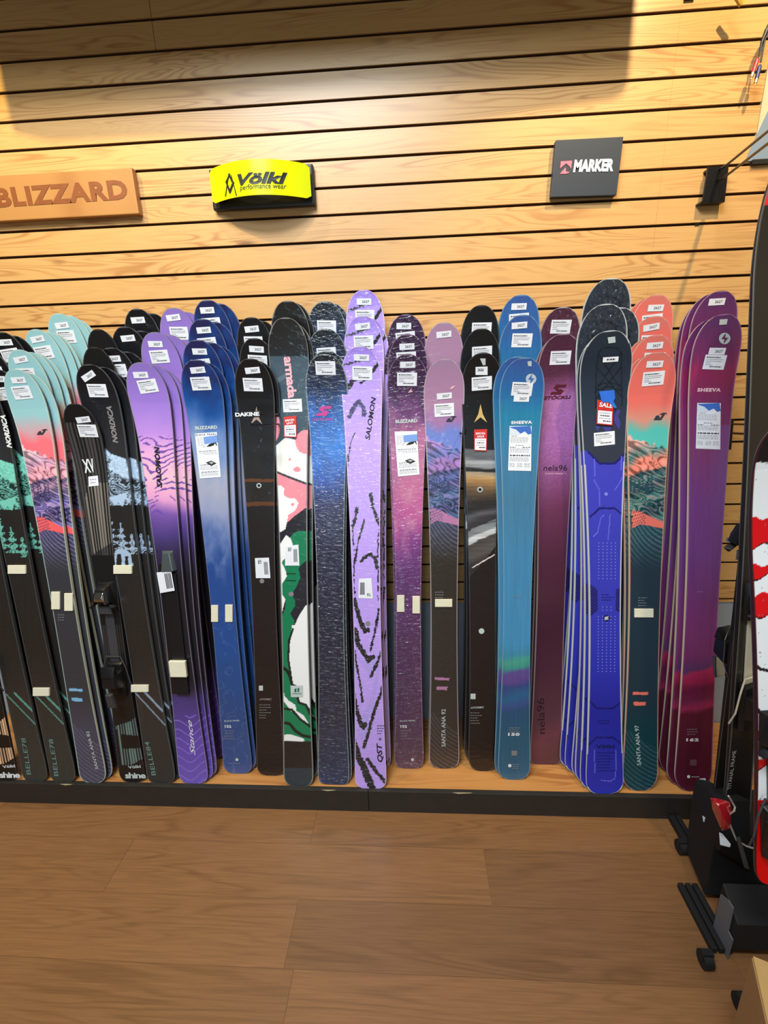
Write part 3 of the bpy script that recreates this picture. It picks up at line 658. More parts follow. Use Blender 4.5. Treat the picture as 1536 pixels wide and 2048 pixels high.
# ------------------------------------------------------------------ the stacks of skis on the ledge
def rnd_st(r, up=.033): return ((up+r.uniform(-.004,.004), r.uniform(-.008,.004), r.uniform(-.12,.06)), (up+.040+r.uniform(-.004,.004), r.uniform(-.004,.006), r.uniform(-.10,.06)))
def stack(key, art, tip, tipY, base, dims, desc, rest, group, side=(60,58,58), rim=None, st=True, seed=1, yaw=0, **kw):
    M, L = place(tip, tipY, base, yaw); make_design(key, art, M, L, *dims, side=side, rim=rim, **kw)
    r = random.Random(seed); z0, p0 = rnd_st(r)
    if st is True: sz, pr = z0, p0
    else: sz, pr = st if st else (None, None)
    root, sk = ski(key, tip, tipY, base, desc + ', the foremost of its stack', group, yaw=yaw, size=sz, price=pr)
    bx, by = M[0,3], M[1,3]
    for e in rest:
        t, tY, dx, dy, phrase, lab = e[:6]; k = e[6] if len(e) > 6 else key
        a, b_ = rnd_st(r); a, b_ = (a, b_) if lab == 2 else ((a, None) if lab == 1 else ((None, b_) if lab == 3 else (None, None)))
        ski(k, t, tY, (bx+dx, 0), desc + ', ' + phrase, group, yaw=yaw, baseY=by+dy, size=a, price=b_)
    return root, sk
CREAM = mat('cream_foam', (236,230,204), rough=.8, noise=.1); GREYP = mat('grey_print', (132,130,132), rough=.5)
def pads(sk, root, rects):
    for (x0, y0, x1, y1) in rects:
        P = [sk.loc(x0,y1), sk.loc(x1,y1), sk.loc(x1,y0), sk.loc(x0,y0)]; b_ = MB()
        z_ = (P[0][1]+P[2][1])/2; yb = float(sk.y(z_))
        b_.hull([(x, yb, z) for x, z in P] + [(x*.97+.03*P[0][0], yb-.004, z) for x, z in P], .0008).build('foam_pad', CREAM, root)
def small_print(sk, root, x0, y0, rows, m_=GREYP, w=30, dy=5.2):
    """tiny unreadable print, drawn as broken strokes"""
    r = random.Random(int(x0+y0)); P = []
    for k in range(rows):
        x = x0; y = y0+k*dy; e = x0+w*r.uniform(.55,1)
        while x < e:
            q = r.uniform(2,5); P.append([(x,y),(x+q,y+.1),(x+q,y-1.3),(x,y-1.3)]); x += q+1.2
    shape_on(sk, P, m_, root, 'small_print')
def paper(sk, root, q, name, pics=(), lines=(), eps=.0012):
    """paper tag: q = photo corners TL TR BR BL; pics = (colour, polygon in 0..1), lines = (u0,u1,v,h,dark)"""
    q = [np.array(p, float) for p in q]; f = lambda u, v: tuple((q[0]*(1-u)+q[1]*u)*(1-v) + (q[3]*(1-u)+q[2]*u)*v)
    nv = 6; V, Fc, MI = [], [], []; ms = [WHITE, INK, GREYI]
    def add(P, mi, e):
        n = len(V)
        for p in P: x, z = sk.loc(*p); V.append((x, float(sk.y(z))-eps-e, z))
        Fc.append(tuple(range(n, n+len(P)))); MI.append(mi)
    for k in range(nv): add([f(0,k/nv), f(0,(k+1)/nv), f(1,(k+1)/nv), f(1,k/nv)], 0, 0)
    for c, P in pics:
        if c not in [m_.name for m_ in ms]: ms.append(MATS[c])
        add([f(*p) for p in P], [m_.name for m_ in ms].index(c), .0003)
    r = random.Random(len(lines)+int(q[0][0]))
    for (u0, u1, v, h, dk) in lines:
        u = u0
        while u < u1:
            w_ = min(r.uniform(.04,.14), u1-u); add([f(u,v), f(u+w_,v), f(u+w_,v+h), f(u,v+h)], 1 if dk else 2, .0003); u += w_+.03
    pymesh(name, V, Fc, ms, root, mi=MI)
mat('print_blue', (60,110,200), rough=.5); mat('print_sky', (122,160,226), rough=.5); mat('sale_red', (206,44,38), rough=.5); mat('print_black', (30,30,32), rough=.5); mat('snow', (216,226,240), rough=.6)
PK = mat('pink_print', (240,178,190), rough=.45); LNS = [(.08,.9,.40+.045*k,.014,0) for k in range(5)]

# -- far left: the dark Nordica Belle stacks and the mountain art
BEL = (.118,.084,.106)
c_root, c_sk = stack('belle84', art_belle((168,186,208),(46,50,52)), (178,732), -.245, (326,1563), (.124,.088,.108), 'black ski with pale blue mountain art',
    [((203,737),-.225,.012,.018,'its mate peeking out at the right',0),((220,747),-.212,.02,.036,'third layer behind the lowest tip',0),
     ((222,698),-.190,.02,.075,'second tip up, label tilted',2),((252,706),-.175,.03,.09,'mate behind the second tip up',0),
     ((250,656),-.135,.03,.14,'third tip up, next to lilac skis',1),((282,664),-.122,.04,.155,'mate behind the third tip up',0),
     ((275,620),-.090,.035,.19,'tallest tip at the back',1),((304,629),-.078,.045,.205,'last one, just right of the tallest tip',0)],
    'black skis with pale blue mountains', side=(96,104,110), rim=(92,94,98), film=FILM, st=((.034,-.010,-.42),(.078,.004,.06)), seed=3)
text_on(c_sk, 'NORDICA', (236,886), (222,812), 10, GREYP, c_root, shear=.25, bold=.045)
text_on(c_sk, 'BELLE84', (312,1550), (298,1483), 10, mat('teal_print', (112,150,146), rough=.5), c_root)
pads(c_sk, c_root, [(228,1130,265,1147),(263,1369,298,1383)])

a_root, _sk = stack('belle78', art_belle((120,184,172),(52,58,56)), (-60,748), -.245, (131,1561), (.118,.086,.100), 'black ski with teal mountain art',
    [((-6,742),-.215,.012,.03,'third layer, tip label at photo edge',2),((12,748),-.20,.02,.05,'fourth layer, mostly hidden',0),
     ((4,667),-.150,.05,.12,'taller tip against the slat wall',2),((28,674),-.135,.06,.14,'mate of the taller tip',0),((-30,700),-.175,.04,.09,'middle height tip at photo edge',2),
     ((-98,742),-.215,-.055,.05,'covered layer just to its left',0),((-170,745),-.205,-.13,.07,'covered layer behind the tan striped ski',0)],
    'black skis with teal mountains', side=(70,72,72), rim=(84,86,88), film=FILM, st=None, seed=5, frame='belle84', nx=26)
a_M, a_L = place((-60,748), -.245, (131,1561)); a_sk = Ski(a_M, a_L)
a_root['label'] = 'black ski with teal mountain art, second from the left, two cream pads showing'
text_on(a_sk, 'BELLE78', (117,1552), (106,1478), 10, MATS['teal_print'], a_root)
text_on(a_sk, 'NORDICA', (24,896), (10,830), 10, PRINT_W, a_root, shear=.25, bold=.045)
pads(a_sk, a_root, [(17,1130,53,1147),(67,1375,100,1391)])
f_root, f_sk = ski('belle78', (-120,752), -.26, (75,1559), 'black ski with teal mountain art, foremost, just right of the black and tan ski', 'black skis with teal mountains')
text_on(f_sk, 'BELLE78', (62,1549), (51,1476), 10, MATS['teal_print'], f_root)

# -- the striped skis with bindings
sh_root, sh_sk = stack('shine', art_shine((108,130,128)), (150,810), -.262, (268,1560), (.112,.076,.098), 'narrow black striped ski',
    [((190,697),-.205,.0,.06,'plain black tip left of the labelled tip',0),((198,661),-.150,.01,.12,'taller plain black tip',0)],
    'striped skis in the dark stack', side=(40,40,42), rim=(60,60,62), st=((.05,.014,-.1),(.085,.018,.02)), seed=9)
sh_root['label'] = 'narrow black striped ski with black binding beside the pale blue mountain skis'
text_on(sh_sk, 'shine', (251,1556), (292,1556), 14, mat('pale_print', (196,206,206), rough=.5), sh_root, bold=.03, spacing=.9)
text_on(sh_sk, 'Völkl', (257,1537), (282,1535), 7, MATS['pale_print'], sh_root, bold=.02)
text_on(sh_sk, 'XV', (170,945), (192,943), 26, PRINT_W, sh_root, bold=.03)
M_, L_ = place((-140,812), -.275, (14,1558)); make_design('shine_tan', art_shine((226,184,148)), M_, L_, .112, .076, .098, side=(40,40,42), rim=(70,68,66), frame='shine', nx=26)
s2_root, s2_sk = ski('shine_tan', (-140,812), -.275, (14,1558), 'black and tan striped ski with black binding at the left photo edge')
text_on(s2_sk, 'shine', (0,1555), (41,1555), 14, PRINT_W, s2_root, bold=.03, spacing=.9)
text_on(s2_sk, 'Völkl', (6,1536), (31,1534), 7, PRINT_W, s2_root, bold=.02)
BLK = mat('binding_black', (24,24,26), rough=.35, noise=.15); CHR = mat('binding_chrome', (190,196,200), rough=.18, metal=1.0); DKG = mat('binding_grey', (64,64,68), rough=.4)
def binding(root, L, zt, zh, body=BLK, accent=CHR, acc2=DKG, y0=-.014, track=True):
    """alpine binding: toe piece at height zt, heel piece at height zh along the ski"""
    t = MB()
    t.hull([(-.032,y0,zt-.06),(.032,y0,zt-.06),(.030,y0,zt+.05),(-.030,y0,zt+.05),(-.024,y0-.014,zt-.05),(.024,y0-.014,zt-.05),(.020,y0-.012,zt+.045),(-.020,y0-.012,zt+.045)], .003)
    t.hull([(-.036,y0-.012,zt-.02),(.036,y0-.012,zt-.02),(.022,y0-.012,zt+.045),(-.022,y0-.012,zt+.045),(-.030,y0-.046,zt-.012),(.030,y0-.046,zt-.012),(.016,y0-.036,zt+.034),(-.016,y0-.036,zt+.034)], .005)
    t.hull([(-.045,y0-.018,zt-.032),(-.018,y0-.018,zt-.018),(-.018,y0-.042,zt-.014),(-.044,y0-.044,zt-.030),(-.040,y0-.03,zt-.042)], .003)
    t.hull([(.045,y0-.018,zt-.032),(.018,y0-.018,zt-.018),(.018,y0-.042,zt-.014),(.044,y0-.044,zt-.030),(.040,y0-.03,zt-.042)], .003)
    toe = t.build('toe_piece', body, root, smooth=True)
    MB().hull([(-.020,y0-.047,zt-.008),(.020,y0-.047,zt-.008),(.014,y0-.040,zt+.024),(-.014,y0-.040,zt+.024),(-.012,y0-.052,zt+.004),(.012,y0-.052,zt+.004)], .002).box(-.026,-.018,y0-.05,y0-.03,zt-.016,zt-.006).box(.018,.026,y0-.05,y0-.03,zt-.016,zt-.006).build('toe_cover', accent, toe)
    MB().box(-.022,.022,y0-.022,y0-.016,zt-.062,zt-.034,.002).build('anti_friction_plate', acc2, toe)
    h = MB()
    h.hull([(-.030,y0,zh-.09),(.030,y0,zh-.09),(.030,y0,zh+.05),(-.030,y0,zh+.05),(-.024,y0-.016,zh-.085),(.024,y0-.016,zh-.085),(.024,y0-.016,zh+.04),(-.024,y0-.016,zh+.04)], .003)
    h.hull([(-.032,y0-.014,zh-.05),(.032,y0-.014,zh-.05),(.030,y0-.014,zh+.02),(-.030,y0-.014,zh+.02),(-.024,y0-.058,zh-.030),(.024,y0-.058,zh-.030),(.022,y0-.058,zh+.012),(-.022,y0-.058,zh+.012)], .006)
    h.hull([(-.022,y0-.03,zh+.01),(.022,y0-.03,zh+.01),(.026,y0-.05,zh+.05),(-.026,y0-.05,zh+.05),(-.02,y0-.062,zh+.012),(.02,y0-.062,zh+.012)], .003)
    heel = h.build('heel_piece', body, root, smooth=True)
    MB().hull([(-.013,y0-.056,zh-.046),(.013,y0-.056,zh-.046),(.018,y0-.046,zh-.11),(-.018,y0-.046,zh-.11),(-.010,y0-.068,zh-.05),(.010,y0-.068,zh-.05),(.014,y0-.056,zh-.105),(-.014,y0-.056,zh-.105)], .003).build('heel_lever', acc2, heel)
    br = MB()
    for sx in (-1,1): br.tube([(sx*.026,y0-.012,zh+.07),(sx*.040,y0-.012,zh+.03),(sx*.046,y0-.006,zh-.03),(sx*.046,y0+.010,zh-.07)], .0024)
    br.tube([(-.026,y0-.014,zh+.07),(.026,y0-.014,zh+.07)], .0024).build('brake', acc2, heel)
    if track:
        MB().box(-.016,.016,y0-.005,y0,zh+.04,zt-.05,.001).build('track', acc2, root)
sk_L = sh_sk.L; zt = sh_sk.loc(208,1190)[1]; zh = sh_sk.loc(230,1345)[1]
binding(sh_root, sk_L, zt, zh, y0=-.0115)
zt = s2_sk.loc(-38,1215)[1]; zh = s2_sk.loc(-14,1350)[1]; binding(s2_root, s2_sk.L, zt, zh, y0=-.0115)

# -- coral, teal and lilac mountain skis (the coral one fixes the print)
p_root, p_sk = stack('santa97', art_santa(SANTA_P), (1312,708), -.235, (1278,1577), (.133,.098,.120), 'coral ski with mountain art',
    [((1299,713),-.222,-.004,.016,'mate at its left edge',0),((1310,673),-.185,-.0,.065,'second tip up',2),((1297,678),-.172,-.004,.08,'mate behind the second tip up',0),
     ((1308,635),-.140,-.0,.125,'third tip up',2),((1296,641),-.128,-.006,.14,'mate behind the third tip up',0),((1312,592),-.090,-.0,.19,'tallest tip at the back',2),((1298,598),-.078,-.006,.205,'mate behind the tallest tip',0)],
    'coral mountain skis', side=(240,226,188), rim=(236,160,148), seed=11, tailn=2.4, taild=.075)
text_on(p_sk, 'SANTA ANA 97', (1282,1530), (1277,1450), 8, MATS['pale_print'], p_root, bold=.005)
pads(p_sk, p_root, [(1268,1217,1307,1234)])
def nlogo(sk, root, q, m_):
    T = lambda P: [(q[0]+(a-735)*q[2], q[1]+(b-1465)*q[2]) for a, b in P]
    shape_on(sk, [T([(585,1540),(640,1445),(700,1440),(665,1540)]),T([(665,1540),(645,1470),(700,1440),(720,1490),(720,1540)]),T([(700,1540),(770,1420),(830,1420),(745,1540)]),T([(700,1425),(780,1385),(850,1385),(878,1415),(830,1410),(770,1425)])], m_, root, 'brand_mark')
nlogo(p_sk, p_root, (1321,833,.094), mat('slate_print', (50,54,64), rough=.5))
small_print(p_sk, p_root, 1276, 1196, 4, w=20)

B_ST = [((56,750),-.222,.012,.02,'mate at its right edge',0),((38,702),-.190,.02,.075,'second tip up',2),((60,707),-.176,.03,.095,'mate behind the second tip up',0),((76,713),-.164,.04,.11,'third layer behind the second tip up',0),
     ((72,661),-.135,.05,.15,'third tip up, label tilted',2),((94,665),-.125,.058,.165,'mate behind the third tip up',0),((106,670),-.115,.066,.178,'third layer behind the third tip up',0),
     ((118,629),-.085,.075,.215,'tallest tip at the back',2),((138,633),-.076,.083,.228,'mate behind the tallest tip',0),((152,640),-.068,.09,.24,'rearmost layer behind the tallest tip',0)]
M_, L_ = place((32,742), -.238, (190,1562))
b_root, b_sk = stack('santa82', art_santa(SANTA_B), (32,742), -.238, (190,1562), (.122,.084,.104), 'pale teal ski with mountain art', B_ST, 'pale teal mountain skis', side=(226,216,180), rim=(186,214,208), frame='santa97', seed=12, film=FILM, tailn=2.6, nx=26)
text_on(b_sk, 'SANTA ANA 82', (197,1538), (178,1462), 7, MATS['pale_print'], b_root, bold=.005)
pads(b_sk, b_root, [(104,1183,121,1218),(130,1186,147,1221)])
nlogo(b_sk, b_root, (85,864,.075), MATS['slate_print']); small_print(b_sk, b_root, 116, 1230, 3, w=16)
M_, L_ = place((889,720), -.20, (888,1533))
k_root, k_sk = stack('santa92', art_santa(SANTA_K), (889,720), -.20, (888,1533), (.125,.092,.112), 'mauve ski with mountain art', [((888,647),-.12,.0,.08,'taller mauve tip behind',1)], 'mauve mountain skis', side=(150,140,124), rim=(196,178,192), frame='santa97', seed=14, film=FILM, st=None, tailn=2.6)
text_on(k_sk, 'SANTA ANA 92', (891,1493), (891,1418), 9, MATS['pale_print'], k_root, bold=.005)
pads(k_sk, k_root, [(870,1198,905,1213)]); stick(k_sk, STK_SIZE, 'size_sticker', .001, k_sk.loc(888,792)[1], -.05, k_root); stick(k_sk, STK_PRICE, 'price_label', .001, k_sk.loc(888,820)[1], -.04, k_root)
nlogo(k_sk, k_root, (903,838,.075), MATS['slate_print']); small_print(k_sk, k_root, 870, 1185, 3, w=22)

# -- lilac stack with the sunset lines
d_root, d_sk = stack('stance', art_stance, (282,728), -.240, (390,1563), (.128,.086,.110), 'lilac ski with purple line art',
    [((306,733),-.222,.012,.018,'mate at its right edge',0),((322,742),-.21,.02,.034,'third layer of the lowest row',0),((310,667),-.150,.02,.12,'second tip up',2),((338,672),-.138,.03,.135,'mate behind the second tip up',0),((352,682),-.128,.038,.15,'third layer behind the second tip up',0),
     ((348,618),-.088,.03,.2,'tallest tip at the back',2),((372,626),-.076,.04,.215,'mate behind the tallest tip',0)],
    'lilac skis with line art', side=(70,60,78), rim=(150,140,160), seed=15)
text_on(d_sk, 'SALOMON', (324,975), (318,893), 10, mat('print_dark', (28,24,36), rough=.5), d_root, shear=.15, bold=.045)
text_on(d_sk, 'Stance', (391,1510), (383,1440), 11, PRINT_W, d_root, shear=.45, spacing=.95)
d_zt = d_sk.loc(335,1112)[1]; d_zb = d_sk.loc(357,1386)[1]; y0 = -.0115
MB().box(-.024,.024,y0-.010,y0,d_zb,d_zt-.06,.002).build('binding_plate', BLK, d_root)
MB().hull([(-.028,y0,d_zt-.05),(.028,y0,d_zt-.05),(.02,y0,d_zt+.02),(-.02,y0,d_zt+.02),(-.02,y0-.02,d_zt-.05),(.02,y0-.02,d_zt-.05),(.012,y0-.014,d_zt+.012),(-.012,y0-.014,d_zt+.012)], .003).build('plate_nose', mat('clear_smoked', (110,120,124), rough=.15, metal=.6), d_root)
paper(d_sk, d_root, [(318,1142),(347,1139),(354,1178),(325,1183)], 'barcode_label', lines=[(.5+.09*k,.56+.09*k,.1,.75,1) for k in range(5)], eps=.016)
o = MB().box(-.03,.03,y0-.022,y0-.010,d_sk.loc(355,1348)[1],d_sk.loc(352,1317)[1],.002).build('foam_block', CREAM, d_root)

# -- blue and plum black pearl skis
e_root, e_sk = stack('pearl_blue', art_pearl(PE, (170,172,196)), (393,722), -.225, (478,1543), (.127,.088,.109), 'dark blue ski with cloudy blue art',
    [((410,728),-.205,.010,.018,'mate at its right edge',0),((395,682),-.178,.008,.06,'second tip up',2),((420,687),-.165,.02,.075,'mate behind the second tip up',0),((436,694),-.152,.03,.09,'third layer behind the second tip up',0),
     ((405,640),-.125,.02,.115,'third tip up',2),((428,646),-.112,.034,.13,'mate behind the third tip up',0),((415,602),-.085,.035,.165,'tallest tip at the back',2),((438,609),-.074,.045,.18,'mate behind the tallest tip',0)],
    'blue cloudy skis', side=(58,86,108), rim=(110,118,150), film=FILM, seed=18)
def pearl_print(sk, root, off, dy=0, word='152', dyt=0):
    X = lambda x, y: (x+off(y), y+dy)
    text_on(sk, 'BLIZZARD', X(391,859+dyt), X(435,857+dyt), 6, MATS['pale_print'], root, bold=.05)
    text_on(sk, 'BLACK PEARL', X(449,1443), X(480,1442), 3.4, MATS['pale_print'], root, bold=.02)
    text_on(sk, word, X(450,1455), X(463,1455), 6.5, PRINT_W, root, bold=.03); small_print(sk, root, *X(451,1462), 4, w=20)
    shape_on(sk, [circ(*X(474,1519), 3)], MATS['pale_print'], root, 'round_mark'); small_print(sk, root, *X(458,1527), 1, w=28)
pearl_print(e_sk, e_root, lambda y: 0); shape_on(e_sk, [circ(409,763,10)], MATS['pale_print'], e_root, 'bolt_disc', eps=.0004)
BP_L = [(.30,.40,.30,.012,0)]+[(.08,.45,.10+.035*k,.008,0) for k in range(6)]+[(.1,.9,.40,.012,1),(.1,.9,.44,.008,0),(.3,.95,.47,.008,0),(.1,.5,.70,.012,1)]+[(.08,.9,.74+.03*k,.008,0) for k in range(3)]+[(.1,.9,.86,.012,1)]+[(.08,.9,.89+.025*k,.007,0) for k in range(3)]
SKIER = [('print_sky',[(.38,.09),(1,.07),(1,.23),(.38,.25)]),('print_black',[(.46,.31),(.62,.25),(.72,.24),(.80,.17),(.86,.19),(.88,.24),(.80,.29),(.64,.31)]),('print_black',[(.84,.2),(.93,.23),(.96,.31),(.92,.3)]),('print_black',[(.36,.66),(.62,.62),(.86,.69),(.60,.74)]),('pale_print',[(.50,.665),(.62,.645),(.74,.675),(.62,.70)])]
paper(e_sk, e_root, [(390,867),(434,864),(442,954),(400,957)], 'leaflet', SKIER, BP_L); text_on(e_sk, 'BLACK PEARL', (392,871.5), (433,869.5), 3.2, INK, e_root, bold=.01, eps=.0018, spacing=1.25)
pads(e_sk, e_root, [(423,1210,437,1243),(451,1209,466,1243)])
j_root, j_sk = stack('pearl_plum', art_pearl(PJ, (190,160,170)), (815,711), -.195, (818,1533), (.127,.088,.109), 'plum ski with cloudy mauve art',
    [((815,671),-.150,.0,.05,'second tip up',2),((812,631),-.105,-.004,.1,'tallest tip at the back',2),((807,676),-.142,-.006,.06,'mate behind the second tip up',0)], 'plum cloudy skis', side=(96,70,84), rim=(150,120,150), film=FILM2, seed=21)
pearl_print(j_sk, j_root, lambda y: 400 if y < 1000 else 351, dy=0, dyt=-13)
paper(j_sk, j_root, [(789,863),(834,862),(839,949),(796,953)], 'leaflet', SKIER, BP_L); pads(j_sk, j_root, [(794,1190,809,1223),(825,1192,840,1226)])

shape_on(j_sk, [circ(826,752,8)], MATS['pale_print'], j_root, 'bolt_disc', eps=.0004); shape_on(j_sk, [[(816,786),(824,775),(822,781),(826,783)]], PK, j_root, 'flame_mark')
shape_on(k_sk, [[(899,779),(903,773),(912,771),(905,778)]], PK, k_root, 'flame_mark')
paper(sh_sk, sh_root, [(177,953),(196,951),(198,971),(178,973)], 'price_label', lines=[(.15,.8,.3,.08,0),(.15,.7,.6,.08,0)])

# -- dark atomic skis
f_root, f_sk = stack('maven_dark', art_maven('f'), (502,720), -.215, (543,1547), (.122,.086,.106), 'near black ski with copper streaks',
    [((514,725),-.200,.01,.02,'mate at its right edge',0),((510,679),-.165,.012,.06,'second tip up',2),((503,637),-.105,.02,.13,'tallest tip at the back',2),((522,644),-.094,.03,.145,'mate behind the tallest tip',0)],
    'near black skis behind the hook sign', side=(34,32,34), rim=(96,92,92), film=FILM, seed=24)
GOLD = mat('gold_print', (206,176,112), rough=.4); CHAMP = mat('champagne_print', (170,148,140), rough=.5)
def chevron(sk, root, cx, y0, y1, hw, m_): shape_on(sk, [[(cx,y0),(cx+hw*.35,y0+(y1-y0)*.55),(cx+hw,y1),(cx,y0+(y1-y0)*.72)],[(cx,y0),(cx,y0+(y1-y0)*.72),(cx-hw,y1),(cx-hw*.35,y0+(y1-y0)*.55)]], m_, root, 'brand_mark')
chevron(f_sk, f_root, 513, 813, 849, 12, CHAMP); text_on(f_sk, 'ATOMIC', (519,1400), (544,1400), 4.5, CHAMP, f_root, shear=.2, bold=.02); small_print(f_sk, f_root, 519, 1410, 6, w=20)
paper(f_sk, f_root, [(510,1116),(538,1115),(541,1156),(512,1156)], 'barcode_label', lines=[(.62+.07*k,.66+.07*k,.2,.62,1) for k in range(4)]+[(.2,.45,.1+.05*k,.03,1) for k in range(4)])
shape_on(f_sk, [circ(524,1162,4.6)], GREYP, f_root, 'round_mark'); shape_on(f_sk, [circ(518,971,5)], MATS['pale_print'], f_root, 'round_mark'); shape_on(f_sk, [circ(518,971,3)], MATS['print_black'], f_root, 'round_mark', eps=.0012)
shape_on(f_sk, [[(518,1371),(526,1371),(526,1381),(518,1381)]], MATS['pale_print'], f_root, 'square_mark')
l_root, l_sk = stack('maven_art', art_maven('l'), (965,708), -.200, (966,1538), (.122,.090,.108), 'black ski with grey and sand brush strokes',
    [((962,660),-.150,-.012,.04,'second tip up',3),((962,613),-.100,-.02,.09,'tallest tip at the back',3)], 'black brush stroke skis', side=(30,30,34), rim=(76,80,86), film=FILM, st=None, seed=27, tailn=2.4, taild=.06)
chevron(l_sk, l_root, 961, 808, 845, 13, GOLD); text_on(l_sk, 'ATOMIC', (941,1417), (968,1416), 4.5, MATS['pale_print'], l_root, shear=.2, bold=.02); small_print(l_sk, l_root, 941, 1426, 5, w=20)
stick(l_sk, STK_PRICE, 'price_label', .0, l_sk.loc(963,767)[1], -.03, l_root)
paper(l_sk, l_root, [(951,734),(975,733),(975,750),(951,750)], 'size_sticker'); text_on(l_sk, '2626', (955,742), (967,742), 4.5, INK, l_root, bold=.02, eps=.0018)
shape_on(l_sk, [circ(963,1262,5.6)], MATS['pale_print'], l_root, 'round_mark'); shape_on(l_sk, [circ(960,979,5.4)], MATS['pale_print'], l_root, 'round_mark'); shape_on(l_sk, [circ(960,979,3.4)], MATS['print_black'], l_root, 'round_mark', eps=.0012)
shape_on(l_sk, [[(941,1387),(951,1387),(951,1398),(941,1398)]], MATS['pale_print'], l_root, 'square_mark')
shape_on(l_sk, [[(960,717),(971,717),(971,730),(966,731)]], MATS['pale_print'], l_root, 'torn_label')
RED_B = [(0,0,1,.05)]
def sale_tag(sk, root, q, word, eps=.003, word2=None):
    fr = [('sale_red',[(0,0),(1,0),(1,.42),(0,.42)]),('sale_red',[(0,0),(.06,0),(.06,1),(0,1)]),('sale_red',[(.94,0),(1,0),(1,1),(.94,1)]),('sale_red',[(0,.96),(1,.96),(1,1),(0,1)])]
    paper(sk, root, q, 'sale_tag', fr, [(.15,.85,.50,.03,0),(.2,.8,.6,.05,1),(.15,.85,.72,.03,0),(.4,.9,.82,.05,1)], eps=eps)
    (x0,y0),(x1,y1),(x2,y2),(x3,y3) = q; h = y3-y0
    if word2: text_on(sk, word, (x0+3,y0+h*.24), (x1-3,y1+h*.24), h*.09, WHITE, root, bold=.03, eps=eps+.001); text_on(sk, word2, (x0+6,y0+h*.38), (x1-6,y1+h*.38), h*.09, WHITE, root, bold=.03, eps=eps+.001)
    else: text_on(sk, word, (x0+3,y0+h*.27), (x1-3,y1+h*.27), h*.16, WHITE, root, bold=.03, eps=eps+.001)
sale_tag(l_sk, l_root, [(948,859),(974,858),(973,902),(948,901)], 'SPECIAL', word2='SALE')

# -- armada
g_root, g_sk = stack('armada', art_armada, (572,640), -.180, (598,1568), (.125,.094,.110), 'black tipped ski with pink, white and green blob art',
    [((576,605),-.120,.01,.12,'taller black tip behind',0),((586,609),-.108,.02,.14,'mate of the taller black tip',0),((584,650),-.165,.012,.04,'mate at its right edge',0)], 'pink and green art skis', side=(52,56,56), rim=(140,136,132), film=FILM, st=None, seed=30, nx=44)
text_on(g_sk, 'armada', (568,714), (577,797), 17, PK, g_root, bold=.035, spacing=.95)
stick(g_sk, STK_PRICE, 'price_label', .006, g_sk.loc(577,811)[1], -.04, g_root); sale_tag(g_sk, g_root, [(568,834),(593,831),(594,875),(568,874)], 'SPECIAL', word2='SALE')
paper(g_sk, g_root, [(571,1092),(597,1089),(599,1131),(570,1131)], 'barcode_label', lines=[(.62+.07*k,.66+.07*k,.2,.62,1) for k in range(4)]+[(.2,.45,.1+.05*k,.03,1) for k in range(4)])
shape_on(g_sk, [circ(582.5,1188,5)], GREYP, g_root, 'round_mark')
shape_on(g_sk, [[(581,1371),(606,1371),(606,1394),(582,1394)]], MATS['pale_print'], g_root, 'square_mark'); text_on(g_sk, 'ARMADA', (584,1388), (604,1388), 2.6, mat('green_print', (20,110,80), rough=.5), g_root, eps=.0012, bold=.02)
shape_on(g_sk, [[(589,1378),(593,1376),(593,1384),(589,1384)],[(595,1376),(599,1376),(598,1384),(595,1384)]], MATS['green_print'], g_root, 'brand_mark', eps=.0012)

# -- dark navy skis in crinkled film
h_root, h_sk = stack('navy', art_stockli_dark, (650,712), -.215, (668,1565), (.130,.090,.114), 'navy ski in crinkled film with painted blue reflection',
    [((654,706),-.200,.008,.014,'mate just behind its tip',0),((651,661),-.155,.012,.07,'second tip up',3),((650,606),-.095,.02,.14,'tallest tip at the back',3),((662,610),-.084,.03,.155,'mate behind the tallest tip',0)],
    'navy skis in crinkled film', side=(104,112,118), rim=(150,160,160), film=FILM2, st=(None,(.040,0,0)), seed=33, tailn=4)
PINKS = mat('magenta_print', (206,70,150), rough=.45)
def slogo(sk, root, ox, oy, k, m_):
    T = lambda P: [(ox+(a-755)*k, oy+(b-1100)*k) for a, b in P]
    shape_on(sk, [T([(735,1052),(835,1052),(820,1080),(725,1080)]),T([(706,1085),(735,1052),(760,1080),(745,1100)]),T([(706,1085),(745,1085),(792,1130),(755,1130)]),T([(672,1148),(688,1122),(790,1122),(775,1148)]),T([(775,1148),(745,1122),(770,1092),(806,1112)])], m_, root, 'brand_mark')
slogo(h_sk, h_root, 648, 822, .20, PINKS)
text_on(h_sk, 'STÖCKLI', (625,842), (668,840), 5, PINKS, h_root, shear=.2, bold=.02)

# -- lilac zigzag skis
i_root, i_sk = stack('zigzag', art_qst, (720,697), -.215, (742,1573), (.126,.094,.113), 'bright lilac ski with jagged black zigzags',
    [((725,636),-.150,.004,.08,'second tip up',2),((728,583),-.090,.008,.16,'tallest tip at the back',2),((736,640),-.140,.012,.095,'mate behind the second tip up',0)], 'lilac zigzag skis', side=(120,100,120), rim=(206,178,232), film=FILM2, seed=36, nx=52, tailn=3.4)
text_on(i_sk, 'QST', (765,1524), (763,1486), 11, MATS['print_black'], i_root, shear=.2, bold=.03); small_print(i_sk, i_root, 754, 1452, 4, m_=MATS['print_black'], w=12)
text_on(i_sk, 'SALOMON', (739,880), (752,795), 9, MATS['print_dark'], i_root, shear=.15, bold=.02)
paper(i_sk, i_root, [(718,1157),(743,1156),(746,1197),(717,1196)], 'barcode_label', lines=[(.1+.07*k,.15+.07*k,.2,.62,1) for k in range(5)]+[(.6,.85,.75+.05*k,.03,1) for k in range(3)])
shape_on(i_sk, [circ(736,1247,5)], GREYP, i_root, 'round_mark')
